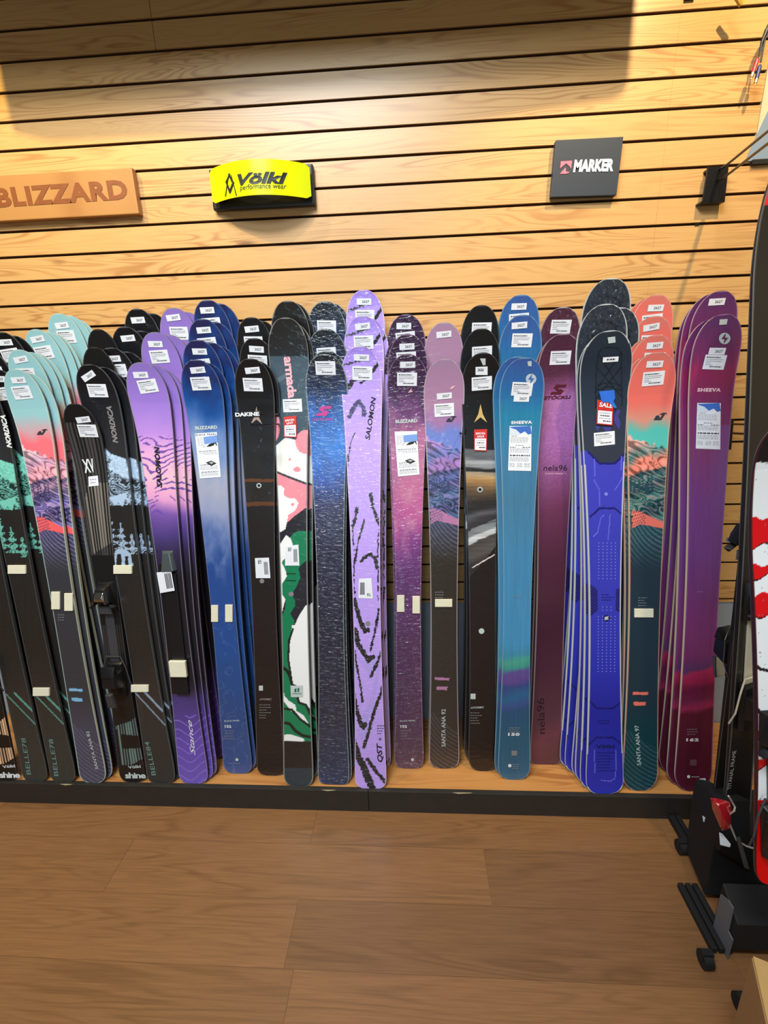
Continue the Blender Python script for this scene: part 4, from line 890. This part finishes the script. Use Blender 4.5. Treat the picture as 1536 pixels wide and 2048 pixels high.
shape_on(i_sk, [[(760+2.2*math.cos(R_(a))*2.2,1478+2.2*math.sin(R_(a))*2.2),(760+math.cos(R_(a+22)),1478+math.sin(R_(a+22))),(760,1478),(760+math.cos(R_(a-22)),1478+math.sin(R_(a-22)))] for a in range(0,360,45)], MATS['print_black'], i_root, 'star_mark')

# -- blue and purple sheeva skis
m_root, m_sk = stack('sheeva_blue', art_sheeva('m'), (1048,718), -.225, (1027,1555), (.132,.092,.114), 'teal blue ski with green and purple band',
    [((1034,716),-.208,-.010,.016,'mate at its left edge',0),((1045,632),-.145,-.010,.09,'second tip up',2),((1042,592),-.095,-.014,.14,'tallest tip at the back',2)], 'teal blue skis', side=(150,186,196), rim=(120,160,186), st=None, seed=39, tailn=2.7, taild=.06)
def bolt(sk, root, cx, cy, r, sl=0):
    D_ = circ(cx, cy, r)
    w_ = shape_on(sk, [D_], MATS['pale_print'], root, 'bolt_disc')
    k = r/60
    shape_on(sk, [[(cx+sl+12*k,cy-58*k),(cx-36*k,cy+6*k),(cx-4*k,cy+8*k),(cx+4*k,cy-4*k)],[(cx-12*k,cy+56*k),(cx+38*k,cy-8*k),(cx+4*k,cy-8*k),(cx-4*k,cy+4*k)]], MATS['print_blue' if cx < 1200 else 'plum_print'], root, 'bolt_mark', eps=.0012)
mat('plum_print', (110,44,92), rough=.5)
bolt(m_sk, m_root, 1062, 758, 10.5)
stick(m_sk, STK_PRICE, 'price_label', .0, m_sk.loc(1048,778)[1], .08, m_root); stick(m_sk, STK_SIZE, 'size_sticker', .0, m_sk.loc(1047,797)[1], .06, m_root)
shape_on(m_sk, [[(1055,723),(1063,722),(1063,733),(1056,732)]], MATS['pale_print'], m_root, 'torn_label')
text_on(m_sk, 'SHEEVA', (1022,848), (1064,847), 5.5, PRINT_W, m_root, bold=.055, spacing=1.15)
MTN = [('print_blue',[(0,.02),(.95,0),(1,.17),(.85,.19),(.7,.12),(.5,.17),(.3,.08),(.1,.05)]),('snow',[(0,.05),(.1,.05),(.3,.08),(.5,.17),(.4,.2),(0,.2)])]
SH_L = [(.1,.35,.22,.008,1)]+[(.06,.85,.25+.028*k,.008,0) for k in range(5)]+[(.3,.65,.43,.01,1),(.05,.3,.47,.014,1),(.6,.95,.47,.014,1)]+[(.06,.9,.50+.026*k,.008,0) for k in range(4)]+[(.06,.94,.645,.026,1)]+[(.05,.9,.70+.025*k,.008,0) for k in range(4)]+[(.05,.28,.83+.025*k,.008,0) for k in range(4)]+[(.38,.62,.83+.025*k,.008,0) for k in range(4)]+[(.7,.95,.83+.025*k,.008,0) for k in range(4)]
paper(m_sk, m_root, [(1019,852),(1063,852),(1062,942),(1016,941)], 'leaflet', MTN, SH_L)
text_on(m_sk, '150', (1016,1471), (1039,1471), 7, PRINT_W, m_root, bold=.05, spacing=1.15); small_print(m_sk, m_root, 1018, 1456, 3, w=20, dy=4); small_print(m_sk, m_root, 1025, 1529, 3, w=18, dy=4)
shape_on(m_sk, [circ(1019.5,1531,3.4)], PRINT_W, m_root, 'round_mark'); shape_on(m_sk, [[(1023,1501),(1034,1501),(1034,1511),(1023,1511)]], GREYP, m_root, 'square_mark'); small_print(m_sk, m_root, 1027, 1194, 1, w=16)
q_root, q_sk = stack('sheeva_plum', art_sheeva('q'), (1445,632), -.225, (1383,1578), (.134,.102,.124), 'magenta plum ski with wide tip',
    [((1425,641),-.205,-.016,.022,'mate at its left edge',0),((1440,586),-.120,-.02,.075,'tallest tip, bolt disc half covered',1),((1424,592),-.108,-.034,.10,'mate left of the tallest tip',0),((1416,600),-.096,-.05,.14,'leftmost pale edge of the fan',0)], 'magenta plum skis', side=(240,224,184), rim=(150,110,150), st=None, seed=42, tailn=2.3, taild=.08)
bolt(q_sk, q_root, 1449, 677, 11.5)
stick(q_sk, STK_PRICE, 'price_label', .0, q_sk.loc(1423,725)[1], .12, q_root); stick(q_sk, STK_SIZE, 'size_sticker', .002, q_sk.loc(1429,703)[1], .10, q_root)
shape_on(q_sk, [[(1439,639),(1455,638),(1453,649),(1438,650)]], MATS['pale_print'], q_root, 'torn_label')
text_on(q_sk, 'SHEEVA', (1394,783), (1441,783), 6, mat('pink_white_print', (240,190,206), rough=.5), q_root, bold=.055, spacing=1.15)
paper(q_sk, q_root, [(1394,806),(1441,806),(1440,899),(1391,897)], 'leaflet', MTN, SH_L)
text_on(q_sk, '162', (1372,1482), (1397,1482), 7, PRINT_W, q_root, bold=.05, spacing=1.15); small_print(q_sk, q_root, 1374, 1459, 3, w=22, dy=5)
shape_on(q_sk, [circ(1377,1553,3.2)], PRINT_W, q_root, 'round_mark'); small_print(q_sk, q_root, 1383, 1554, 1, m_=MATS['pale_print'], w=18); shape_on(q_sk, [[(1380,1519),(1393,1519),(1393,1531),(1380,1531)]], mat('dim_print', (110,70,84), rough=.5), q_root, 'square_mark')
small_print(q_sk, q_root, 1394, 1184, 1, w=16)

# -- nela
n_root, n_sk = stack('nela', art_nela, (1125,670), -.170, (1090,1525), (.130,.096,.114), 'maroon ski fading to orchid at the middle',
    [], 'maroon and orchid skis', side=(236,224,194), rim=(178,150,160), st=(None,(.068,0,.02)), seed=45, tailn=5)
make_design('nela_film', art_nela, DES['nela']['M'], DES['nela']['L'], .130, .096, .114, side=(160,150,140), rim=(196,184,188), film=FILM3, tailn=5, dz=.004)
bx, by = n_sk.M[0,3], n_sk.M[1,3]
ski('nela_film', (1125,616), -.100, (bx+.01,0), 'maroon ski wrapped in shiny film, taller tip behind the orchid ski', 'maroon and orchid skis', baseY=by+.09, price=(.056,0,.05))
ski('nela', (1118,677), -.155, (bx-.006,0), 'maroon ski fading to orchid, mate at the left edge of the foremost', 'maroon and orchid skis', baseY=by+.02)
MAR = mat('maroon_print', (84,16,36), rough=.5)
slogo(n_sk, n_root, 1117, 779, .208, MAR); text_on(n_sk, 'STÖCKLI', (1087,799), (1142,797), 7, MAR, n_root, shear=.25, bold=.045)
text_on(n_sk, 'nela96', (1087,941), (1134,941), 11, mat('dark_maroon_print', (44,20,36), rough=.5), n_root); text_on(n_sk, 'SWISS MADE +', (1090,949), (1132,949), 3.4, MATS['pink_white_print'], n_root)
text_on(n_sk, 'nela96', (1090,1467), (1088,1396), 16, MATS['dark_maroon_print'], n_root)

# -- the blue blaze stack with its fan of white edges
o_root, o_sk = stack('blaze', art_blaze, (1218,665), -.235, (1208,1583), (.146,.100,.126), 'slate tipped cobalt blue ski with dot pattern',
    [], 'cobalt blue skis', side=(240,238,226), rim=(200,206,206), st=None, seed=48, tailn=2.8, taild=.055, nx=48)
make_design('blaze_film', art_blaze, DES['blaze']['M'], DES['blaze']['L'], .146, .100, .126, side=(236,234,220), rim=(216,220,220), film=FILM3, tailn=2.8, taild=.055, dz=.004)
bx, by = o_sk.M[0,3], o_sk.M[1,3]
for key, t, tY, dx, dy, ph in (('blaze',(1212,672),-.218,-.014,.020,'white edge directly left of the foremost'),('blaze_film',(1210,612),-.185,-.024,.045,'second tip up in shiny film'),('blaze_film',(1237,619),-.168,-.032,.066,'mate right of the second tip up'),
    ('blaze',(1205,668),-.150,-.048,.090,'third white edge of the fan'),('blaze',(1200,672),-.134,-.060,.112,'fourth white edge of the fan'),('blaze_film',(1222,560),-.105,-.070,.14,'tallest tip in shiny film'),('blaze',(1196,676),-.095,-.088,.170,'fifth white edge of the fan'),('blaze',(1192,682),-.080,-.102,.196,'leftmost white edge of the fan')):
    o2_root, o2_sk = ski(key, t, tY, (bx+dx,0), 'cobalt blue ski with white sidewall, ' + ph, 'cobalt blue skis', baseY=by+dy)
    if t == (1210,612): o3_root, o3_sk = o2_root, o2_sk
dots = []
for zz_, rows in ((0, [(1086+6.46*k) for k in range(12)]),(1,[1214+6.3*k for k in range(2)]),(2,[1233+6.1*k for k in range(19)])):
    for j, y in enumerate(rows):
        for k in range(5):
            x = 1197.5+8.3*k - (y-1090)*.006
            if zz_ == 1 and k in (0,4): continue
            dots.append(circ(x, y, 1.25, 6))
shape_on(o_sk, dots, mat('dot_print', (132,136,226), rough=.5), o_root, 'dot_pattern')
VIO = mat('violet_print', (64,58,140), rough=.5)
shape_on(o_sk, [[(1229,830),(1235,818),(1241,822),(1236,833),(1241,846),(1238,860),(1230,848),(1228,838)],[(1190,852),(1196,852),(1200,853),(1196,861),(1194,863)],[(1204,854),(1224,854),(1219,863),(1211,863)]], VIO, o_root, 'brand_mark')
text_on(o_sk, 'Völkl', (1191,1496), (1229,1496), 8, mat('navy_print', (24,24,80), rough=.5), o_root, bold=.03); small_print(o_sk, o_root, 1196, 1442, 2, m_=MATS['navy_print'], w=28)
small_print(o_sk, o_root, 1194, 1506, 7, m_=MATS['navy_print'], w=36, dy=6); small_print(o_sk, o_root, 1203, 1190, 3, m_=MATS['navy_print'], w=24)
shape_on(o_sk, [circ(1213,1236,6.5)], MATS['navy_print'], o_root, 'round_mark'); shape_on(o_sk, [[(1209,1234),(1217,1232),(1217,1239),(1209,1240)]], MATS['pale_print'], o_root, 'square_mark')
shape_on(o_sk, [circ(1212,988,3.5)], MATS['dot_print'], o_root, 'round_mark')
shape_on(o_sk, [[(1215,675),(1230,673),(1231,685),(1217,687)]], MATS['pale_print'], o_root, 'torn_label')
paper(o_sk, o_root, [(1206,715),(1237,713),(1236,723),(1205,725)], 'size_sticker', lines=[(.25,.8,.35,.3,1)])
sale_tag(o_sk, o_root, [(1194,800),(1226,803),(1224,851),(1192,848)], 'SALE', eps=.004)
stick(o_sk, STK_PRICE, 'price_label', .0, o_sk.loc(1212,877)[1], -.02, o_root)
TAPE = mat('blue_tape', (40,110,220), rough=.6, bump=.4, noise=.15)
shape_on(o_sk, [[(1197,783),(1227,780),(1229,796),(1224,806),(1202,804)],[(1224,800),(1232,815),(1228,817),(1218,806)]], TAPE, o_root, 'blue_tape', eps=.0055)
shape_on(o3_sk, [[(1158,739),(1171,736),(1173,762),(1157,762)]], TAPE, o3_root, 'blue_tape', eps=.004)

# ------------------------------------------------------------------ signs and hooks on the slat wall
def on_wall(name, loc, label, cat):
    r = empty(name, loc); return tag(r, label, cat)
# carved wooden sign
SIGNW = wood_mat('sign_wood', (186,134,76), (176,120,62), (158,98,46), rough=.5, knots=False)
r = on_wall('carved_sign', (-1.11,0,2.13), 'long wooden sign with BLIZZARD carved into it, at the left photo edge', 'sign')
b = MB().box(-1.52, -.872, -.026, -.001, 2.0655, 2.1945, .003); shifted(b.build('board', SIGNW), r)
wm = flatmap(-.0262); o = text_on(wm, 'BLIZZARD', (-4,413), (257,396), 29, mat('carved_brown', (140,74,28), rough=.6, noise=.3), None, name='carved_letters', bold=.045, spacing=1.10, mpx=560); shifted(o, r)
# yellow curved sign
r = on_wall('yellow_sign', (-.457,0,2.115), 'bowed bright yellow sign with black lettering on a black backing plate', 'sign')
BP = mat('black_plastic', (22,22,24), rough=.4)
b = MB().box(-.628, -.296, -.022, -.001, 2.064, 2.178, .006)
for sx in (-.588, -.335): b.box(sx-.010, sx+.010, -.043, -.02, 2.09, 2.15, .003)
shifted(b.build('backing_plate', BP), r)
def bow_y(x): t = (x+.4615)/.158; return -.040-.062*max(0, 1-t*t)
zt_, zb_ = 2.168, 2.0755
V, Fc = [], []; n = 24; X0, X1 = -.6195, -.3035
for i in range(n+1):
    x = X0+(X1-X0)*i/n; rr = .008; e = min(x-X0, X1-x); cut = rr-math.sqrt(max(0, rr*rr-max(0, rr-e)**2)) if e < rr else 0
    y = bow_y(x); V += [(x,y,zb_+cut),(x,y,zt_-cut),(x,y+.002,zt_-cut),(x,y+.002,zb_+cut)]
for i in range(n):
    for k in range(4): Fc.append((i*4+k, (i+1)*4+k, (i+1)*4+(k+1) % 4, i*4+(k+1) % 4))
Fc += [(3,2,1,0), (n*4, n*4+1, n*4+2, n*4+3)]
YEL = mat('yellow_sheet', (232,238,10), rough=.22, coat=.6); o = pymesh('bowed_panel', V, Fc, YEL, smooth=False); shifted(o, r); pan = o
class Bow:
    L = None
    def loc(s, px, py):
        y = -.09
        for _ in range(6): p = at(px, py, y); y = bow_y(p[0])
        return p[0], p[2]
    def y(s, z): return 0*z
bw = Bow()
def bow_text(s, p0, p1, h, m_, **k):
    o = text_on(bw, s, p0, p1, h, m_, None, mpx=590, **k)
    for v in o.data.vertices: v.co.y = bow_y(v.co.x)-.0012
    shifted(o, r); return o
INKB = mat('black_ink', (16,16,16), rough=.5)
bow_text('Völkl', (477,371), (577,368), 17, INKB, shear=.3, bold=.04); bow_text('performance wear', (480,381), (573,378), 8, INKB, shear=.2)
def bow_shape(polys, m_, name='brand_mark'):
    o = shape_on(bw, polys, m_, None, name)
    for v in o.data.vertices: v.co.y = bow_y(v.co.x)-.0012
    shifted(o, r)
bow_shape([[(459,346),(466,362),(463,365),(459,354),(454,367),(451,364)],[(451,364),(454,362),(461,382),(459,388)],[(466,362),(469,365),(461,388),(458,382)],[(457,347),(459,346),(452,393),(450,393)],[(461,347),(463,350),(474,391),(472,392)]], INKB)
# dark square sign
r = on_wall('dark_square_sign', (.537,0,2.12), 'small dark slate square sign reading MARKER with a pink mark', 'sign')
q = [at(*p, -.024) for p in ((1112,280),(1247,273),(1233,390),(1102,394))]
b = MB().hull([(v[0], -.024, v[2]) for v in q] + [(v[0], -.003, v[2]) for v in q], .0012); shifted(b.build('board', mat('slate_board', (46,54,66), rough=.5, noise=.1)), r)
wm = flatmap(-.0248); o = text_on(wm, 'MARKER', (1146,343), (1226,341), 17, PRINT_W, None, bold=.055, mpx=560, shear=.08); shifted(o, r)
o = shape_on(wm, [[(1121.5,323),(1144,321.5),(1142,338),(1139,333),(1132,327),(1120,337)],[(1119.5,348),(1131,335),(1132,344),(1138,343.5),(1137,346),(1132,348)]], mat('marker_pink', (240,120,140), rough=.5), None, 'brand_mark'); shifted(o, r)
# black plates with wire arms
METB = mat('black_metal', (28,26,27), rough=.35, metal=.3)
def plate(px, Yp, label, arms):
    q = [at(*p, Yp) for p in px]; c = sum(q)/4
    r = on_wall('slatwall_bracket', (float(c[0]), 0, float(c[2])), label, 'bracket')
    b = MB().hull([(v[0], Yp, v[2]) for v in q]+[(v[0], Yp+.006, v[2]) for v in q], .001)
    b.box(q[3][0]-.004, q[2][0], Yp, -.001, q[3][2]-.003, q[3][2]+.002); b.box(q[0][0]+.004, q[1][0]-.004, Yp+.004, -.0005, q[0][2]-.008, q[0][2]-.002)
    shifted(b.build('plate', METB), r)
    for a in arms: shifted(MB().tube([tuple(at(x, y, Y)) for x, y, Y in a], .0032).build('wire_arm', METB), r)
plate([(1416,334),(1458,331),(1450,400),(1405,404)], -.03, 'black bracket plate with two wire arms high on the wall at right', [[(1440,338,-.033),(1448,334,-.08),(1545,255,-.46)],[(1436,360,-.033),(1444,358,-.08),(1545,280,-.46)]])
plate([(1452,842),(1468,840),(1463,896),(1447,898)], -.03, 'small black bracket plate low on the wall beside the black demo ski', [[(1458,848,-.033),(1500,849,-.25)],[(1456,866,-.033),(1498,868,-.25)]])
r = on_wall('slatwall_clip', tuple(at(1380,0,-.002)), 'tiny black clip in a groove at the top photo edge', 'clip'); shifted(MB().box(at(1367,3,0)[0], at(1387,3,0)[0], -.008, -.001, at(1378,2,0)[2], at(1378,-22,0)[2], .001).build('clip', METB), r)
r = on_wall('slatwall_clip', tuple(at(1390,449,-.002)), 'tiny black clip in a groove below the right bracket', 'clip'); shifted(MB().box(at(1389,449,0)[0], at(1398,449,0)[0], -.004, .004, at(1390,451,0)[2], at(1390,446,0)[2], .0006).build('clip', METB), r)
# DAKINE hook standing out between the skis
r = on_wall('tag_hook', tuple(at(560,845,-.28)), 'black wire hook carrying a small black DAKINE tag in front of dark skis', 'hook')
b = MB().tube([tuple(at(575,826,-.05)), tuple(at(548,829,-.26)), tuple(at(522,829,-.325))], .0022).tube([tuple(at(575,847,-.05)), tuple(at(545,849,-.27)), tuple(at(505,850,-.36)), tuple(at(501,846,-.365))], .0025)
shifted(b.build('wire', METB), r)
q = [at(*p, -.33) for p in ((469,824),(520,822),(521,834),(470,837))]; b = MB().hull([(v[0], -.33, v[2]) for v in q]+[(v[0], -.327, v[2]) for v in q]); shifted(b.build('tag_plate', BP), r)
o = text_on(flatmap(-.331), 'DAKINE', (471,833), (519,831), 7.5, PRINT_W, None, bold=.05, mpx=680); shifted(o, r)
r = on_wall('wire_hook', tuple(at(930,867,-.25)), 'bare black wire hook poking out between mauve and black skis', 'hook')
shifted(MB().tube([tuple(at(922,860,-.02)), tuple(at(920,866,-.22)), tuple(at(930,868,-.25)), tuple(at(932,861,-.252))], .0025).build('wire', METB), r)
# audio cable at the top right
RUB = mat('cable_black', (20,20,22), rough=.5); RED = mat('plug_red', (176,30,48), rough=.4); BLU = mat('plug_blue', (36,46,90), rough=.4); BRS = mat('plug_metal', (214,196,150), rough=.25, metal=1); YLW = mat('plug_yellow', (196,156,50), rough=.4)
r = on_wall('audio_cable', tuple(at(1520,110,-.05)), 'black cable with red and blue plugs hanging in the top right corner', 'cable')
A_ = lambda x, y, Y=-.05: tuple(at(x, y, Y))
shifted(MB().tube([A_(1545,40), A_(1533,62), A_(1524,84), A_(1518,112)], [.006,.006,.004,.0022]).tube([A_(1545,50), A_(1530,78), A_(1521,125)], .0025).build('cable', RUB), r)
def plug(p0, p1, c, lab):
    a, d = Vector(A_(*p0)), Vector(A_(*p1)); k = (d-a)
    b = MB().tube([a, a+k*.1, a+k*.75], [.003,.0055,.0055]).mat(1).tube([a+k*.75, a+k], .0045).tube([a+k*.95, a+k*1.12], .0016)
    o = b.build('plug', [c, BRS]); o['label'] = lab; shifted(o, r)
plug((1516,116), (1503,154), RED, 'red plug'); plug((1520,130), (1511,166), BLU, 'blue plug')
r = on_wall('yellow_plug', tuple(at(1480,2,-.06)), 'yellow plug end at the very top photo edge', 'plug')
a, d = Vector(at(1468,-14,-.06)), Vector(at(1484,9,-.06)); b = MB().tube([a, a*.3+d*.7], .007).tube([a*.35+d*.65, d], .0078); shifted(b.build('plug_body', YLW), r)

# ------------------------------------------------------------------ demo skis in the rolling rack at the right
RB = mat('rack_black', (16,15,16), rough=.75, noise=.2); GRYP = mat('grey_steel_plate', (104,104,108), rough=.5, noise=.15, nscale=60)
M_, L_ = place((1566,296), -.50, (1468,1655), yaw=0.0)
Bp = np.array([*at(1468,1655,-.62)]); 
def rack_ski(key, art, tip, tY, foot, fY, yaw, dims, label, **kw):
    global place
    T = at(*tip, tY)+np.array([0,BEND,0]); B_ = at(*foot, fY); z = T-B_; L = np.linalg.norm(z); z /= L
    xw = np.array([math.cos(yaw), math.sin(yaw), 0]); x = xw-z*(xw@z); x /= np.linalg.norm(x); y = np.cross(z, x)
    M = np.eye(4); M[:3,0], M[:3,1], M[:3,2], M[:3,3] = x, y, z, B_
    make_design(key, art, M, L, *dims, **kw); d = DES[key]
    root = empty('demo_ski', mw=Matrix(M.tolist())); tag(root, label, 'ski')
    for nm in ('top','core'): link(bpy.data.objects.new({'top':'topsheet','core':'ski_core'}[nm], d[nm]), root)
    return root, Ski(M, L)
r1, k1 = rack_ski('rack_black', art_rack('black'), (1578,300), -.50, (1470,1640), -.62, .35, (.104,.084,.100), 'black demo ski with red tip and small TITANAL FRAME print, front ski of its pair', side=(26,25,26), rim=(120,120,122), nx=16, dz=.004, film=TOP)
o = text_on(k1, 'TITANAL FRAME', (1461,1578), (1472,1500), 8, mat('rack_print', (210,206,204), rough=.5), r1)
r1b, k1b = rack_ski('rack_black_back', art_rack('black'), (1628,350), -.455, (1450,1625), -.575, math.pi+.35, (.104,.084,.100), 'black demo ski with red tip, rear ski of its pair, bindings turned to the wall', side=(26,25,26), rim=(60,60,62), nx=12, dz=.006)
zt = k1b.loc(1450,1085)[1]; zh = k1b.loc(1432,1310)[1]
binding(r1b, k1b.L, zt, zh, y0=-.012, accent=mat('binding_teal_grey', (96,130,146), rough=.25, metal=.4), acc2=CHR)
zt = k1.loc(1495,1200)[1]; zh = k1.loc(1478,1400)[1]
binding(r1, k1.L, zt, zh, y0=-.012, accent=DKG, acc2=mat('binding_cream', (222,212,188), rough=.5))
r2, k2 = rack_ski('rack_white', art_rack('white'), (1572,848), -.86, (1544,1760), -.90, -.05, (.080,.064,.076), 'white demo ski with red blotches and black rounded tip at the right photo edge', side=(60,20,24), rim=(70,24,28), nx=40, dz=.002, tipn=2.1, tipd=.07)
zt = k2.loc(1560,1460)[1]; zh = k2.loc(1545,1640)[1]; binding(r2, k2.L, zt, zh, y0=-.012, accent=DKG, acc2=DKG)
# red heel piece of the ski lying nearest, with its bright brake wires
REDG = mat('glossy_red', (196,24,38), rough=.18, coat=.8); WIRE = mat('brake_wire', (214,210,200), rough=.3, metal=.7)
Yr = -.80
r = empty('red_binding', tuple(at(1445,1640,Yr))); tag(r, 'glossy red ski binding with bent pale brake wires in the rolling rack', 'binding')
G = lambda x, y, Y=Yr: tuple(at(x, y, Y))
b = MB().hull([G(1420,1594), G(1438,1597), G(1461,1603), G(1464,1618), G(1455,1632), G(1461,1658), G(1443,1662), G(1424,1618), G(1424,1600,Yr+.05), G(1455,1612,Yr+.05), G(1450,1655,Yr+.05), G(1436,1610,Yr-.03), G(1450,1640,Yr-.02)], .004); shifted(b.build('heel_housing', REDG, smooth=True), r)
shifted(MB().hull([G(1438,1664,Yr+.02), G(1440,1690,Yr+.02), G(1460,1695,Yr+.02), G(1462,1688,Yr+.02), G(1446,1668,Yr+.02), G(1438,1664,Yr+.035), G(1440,1690,Yr+.035), G(1460,1695,Yr+.035)], .002).build('heel_lever', PRINT_W), r)
shifted(MB().tube([G(1457,1592), G(1470,1614), G(1468,1622,Yr-.01), G(1454,1632), G(1456,1640), G(1473,1680), G(1492,1692), G(1518,1700,Yr-.02)], .0022).build('brake_wire', WIRE), r)
shifted(MB().hull([G(1472,1676,Yr-.01), G(1480,1672,Yr-.01), G(1500,1740,Yr-.01), G(1488,1735,Yr-.01), G(1476,1680,Yr), G(1494,1738,Yr)], .001).build('brake_pad', DKG), r)
# rolling rack
rk = empty('ski_rack', (.95,-.75,0)); tag(rk, 'black rolling ski rack on the floor at the right holding the demo skis', 'rack')
def rkadd(b, name, m_, **k): o = b.build(name, m_, **k); shifted(o, rk); return o
rkadd(MB().hull([tuple(atz(1372,1700,.03)), tuple(atz(1409,1790,.03)), (atz(1372,1700,.03)[0]+.01, atz(1372,1700,.03)[1], .235), (atz(1409,1790,.03)[0]+.01, atz(1409,1790,.03)[1]+.02, .235), (1.15,-.45,.03), (1.15,-.66,.03), (1.15,-.45,.235), (1.15,-.62,.235)], .004), 'rear_box', RB)
def atx(x, y, X):
    c, d = ray(x, y); t = (X-c[0])/d[0]; return tuple(c + t*d)
XP = .832; fb = [atx(*q, XP) for q in ((1441,1788),(1456,1800),(1466,1816),(1456,1862),(1465,1880),(1443,1957),(1414,1905))]
rkadd(MB().poly(fb, (.003,0,0)), 'steel_plate', GRYP)
ya, yb = fb[0][1]+.01, fb[5][1]; ztop = max(v[2] for v in fb)+.01
rkadd(MB().hull([(XP+.006,ya,.035),(XP+.006,yb,.035),(XP+.006,ya,ztop),(XP+.006,yb,ztop*.75),(1.2,ya,.035),(1.2,yb,.035),(1.2,ya,ztop),(1.2,yb,ztop*.75)], .004), 'front_box', RB)
for x0, x1, y0_, y1_ in ((.796,.812,-.79,-.615),(.817,.833,-.79,-.615),(.838,.854,-.79,-.615)): rkadd(MB().box(x0, x1, y0_, y1_, .004, .022, .003), 'foot_rail', RB)
for x0, x1, y0_, y1_ in ((.885,.903,-.49,-.385),(.907,.922,-.49,-.385)): rkadd(MB().box(x0, x1, y0_, y1_, .004, .026, .003), 'foot_rail', RB)
for cx, cy in ((.868,-.50),(.765,-.815),(.80,-.905)):
    rkadd(MB().tube([(cx-.012,cy,.022),(cx+.012,cy,.022)], .022, 16).box(cx-.014,cx+.014,cy-.008,cy+.008,.022,.05), 'caster', RB, smooth=True)
for p, Y in (((1408,1557),-.62),((1409,1641),-.60)):
    c = at(*p, Y); 
c = at(1409,1638,-.59)
lb = MB().poly([(c[0]-.008,-.59,c[2]+.012),(c[0]+.004,-.60,c[2]+.008),(c[0]+.010,-.60,c[2]-.012),(c[0]-.002,-.59,c[2]-.010)], (.001,.0,0)); rkadd(lb, 'white_tag', WHITE)
# upright panel behind the red binding that carries the skis' tails
rkadd(MB().hull([tuple(at(1384,1596,-.50)), tuple(at(1390,1562,-.50)), tuple(at(1404,1556,-.50)), tuple(at(1440,1602,-.66)), tuple(at(1376,1660,-.50)), tuple(at(1372,1700,-.50)), tuple(at(1440,1700,-.66)), tuple(at(1400,1560,-.47)), tuple(at(1500,1600,-.66)), tuple(at(1500,1740,-.66))], .002), 'side_panel', RB)
rkadd(MB().box(.98,1.25,-.98,-.80,.19,.42,.006).box(1.0,1.25,-.80,-.62,.05,.36,.006), 'tail_box', RB)
for X_, Y_ in ((1.10,-.66),(1.16,-.90)): rkadd(MB().tube([(X_,Y_,.02),(X_+.03,Y_,1.2)], .012), 'upright', RB)
rkadd(MB().tube([(1.13,-.66,1.19),(1.19,-.90,1.19)], .012), 'cross_bar', RB)
rkadd(MB().poly([tuple(at(1399,1558,-.502)), tuple(at(1411,1557,-.52)), tuple(at(1412,1566,-.52)), tuple(at(1401,1564,-.502))], (0,.001,0)), 'white_tag', WHITE)
# cardboard box at the lower right corner
CARD = mat('cardboard', (170,130,78), rough=.8, noise=.12, nscale=90); CARD2 = mat('cardboard_tape', (196,156,96), rough=.5, noise=.1)
bx_ = empty('cardboard_box', (.99,-1.12,0)); tag(bx_, 'tan cardboard box at the lower right photo corner', 'box')
HB = .42
T0 = atz(1503,1914,HB)[:2]; T1 = atz(1532,2048,HB)[:2]; T2 = atz(1600,1952,HB)[:2]
d_ = (T1-T0)/np.linalg.norm(T1-T0); n_ = np.array([-d_[1], d_[0]]); n_ = n_ if n_@(T2-T0) > 0 else -n_
A0 = T0; A1 = A0+d_*.34; B1 = A1+n_*.28; B0 = A0+n_*.28
b = MB().hull([(*A0,.002),(*A1,.002),(*B1,.002),(*B0,.002),(*A0,HB),(*A1,HB),(*B1,HB),(*B0,HB)], .002); shifted(b.build('carton', CARD), bx_)
for k0, k1 in ((.002,.138),(.142,.278)):
    P = [A0+n_*k0, A0+d_*.34+n_*k0, A0+d_*.34+n_*k1, A0+n_*k1]
    shifted(MB().hull([(*v,HB+.0005) for v in P]+[(*v,HB+.004) for v in P]).build('lid_flap', CARD2), bx_)
hs = empty('shade_board', (-.29,-.35,2.9)); tag(hs, 'wide dark unseen board added above the slat wall to cast its shadow', 'sign')  # unseen board, added and sized to shade the upper wall
b = MB(); pts = [(-1.308,-.35,2.62)]+[(-1.308+.10*k/6,-.35,2.602+.02*(1-k/6)**2) for k in range(1,7)]+[(-.3,-.35,2.588),(.4,-.35,2.59),(.70,-.35,2.61),(.72,-.35,2.62),(.72,-.35,3.3),(-1.308,-.35,3.3)]
shifted(b.poly(pts, (0,.02,0)).build('board', mat('shade_board_dark', (60,46,30), rough=.6)), hs)
shifted(MB().tube([(-1.0,-.34,3.3),(-1.0,-.34,3.5)], .006).tube([(.4,-.34,3.3),(.4,-.34,3.5)], .006).build('hanger_wire', METB), hs)
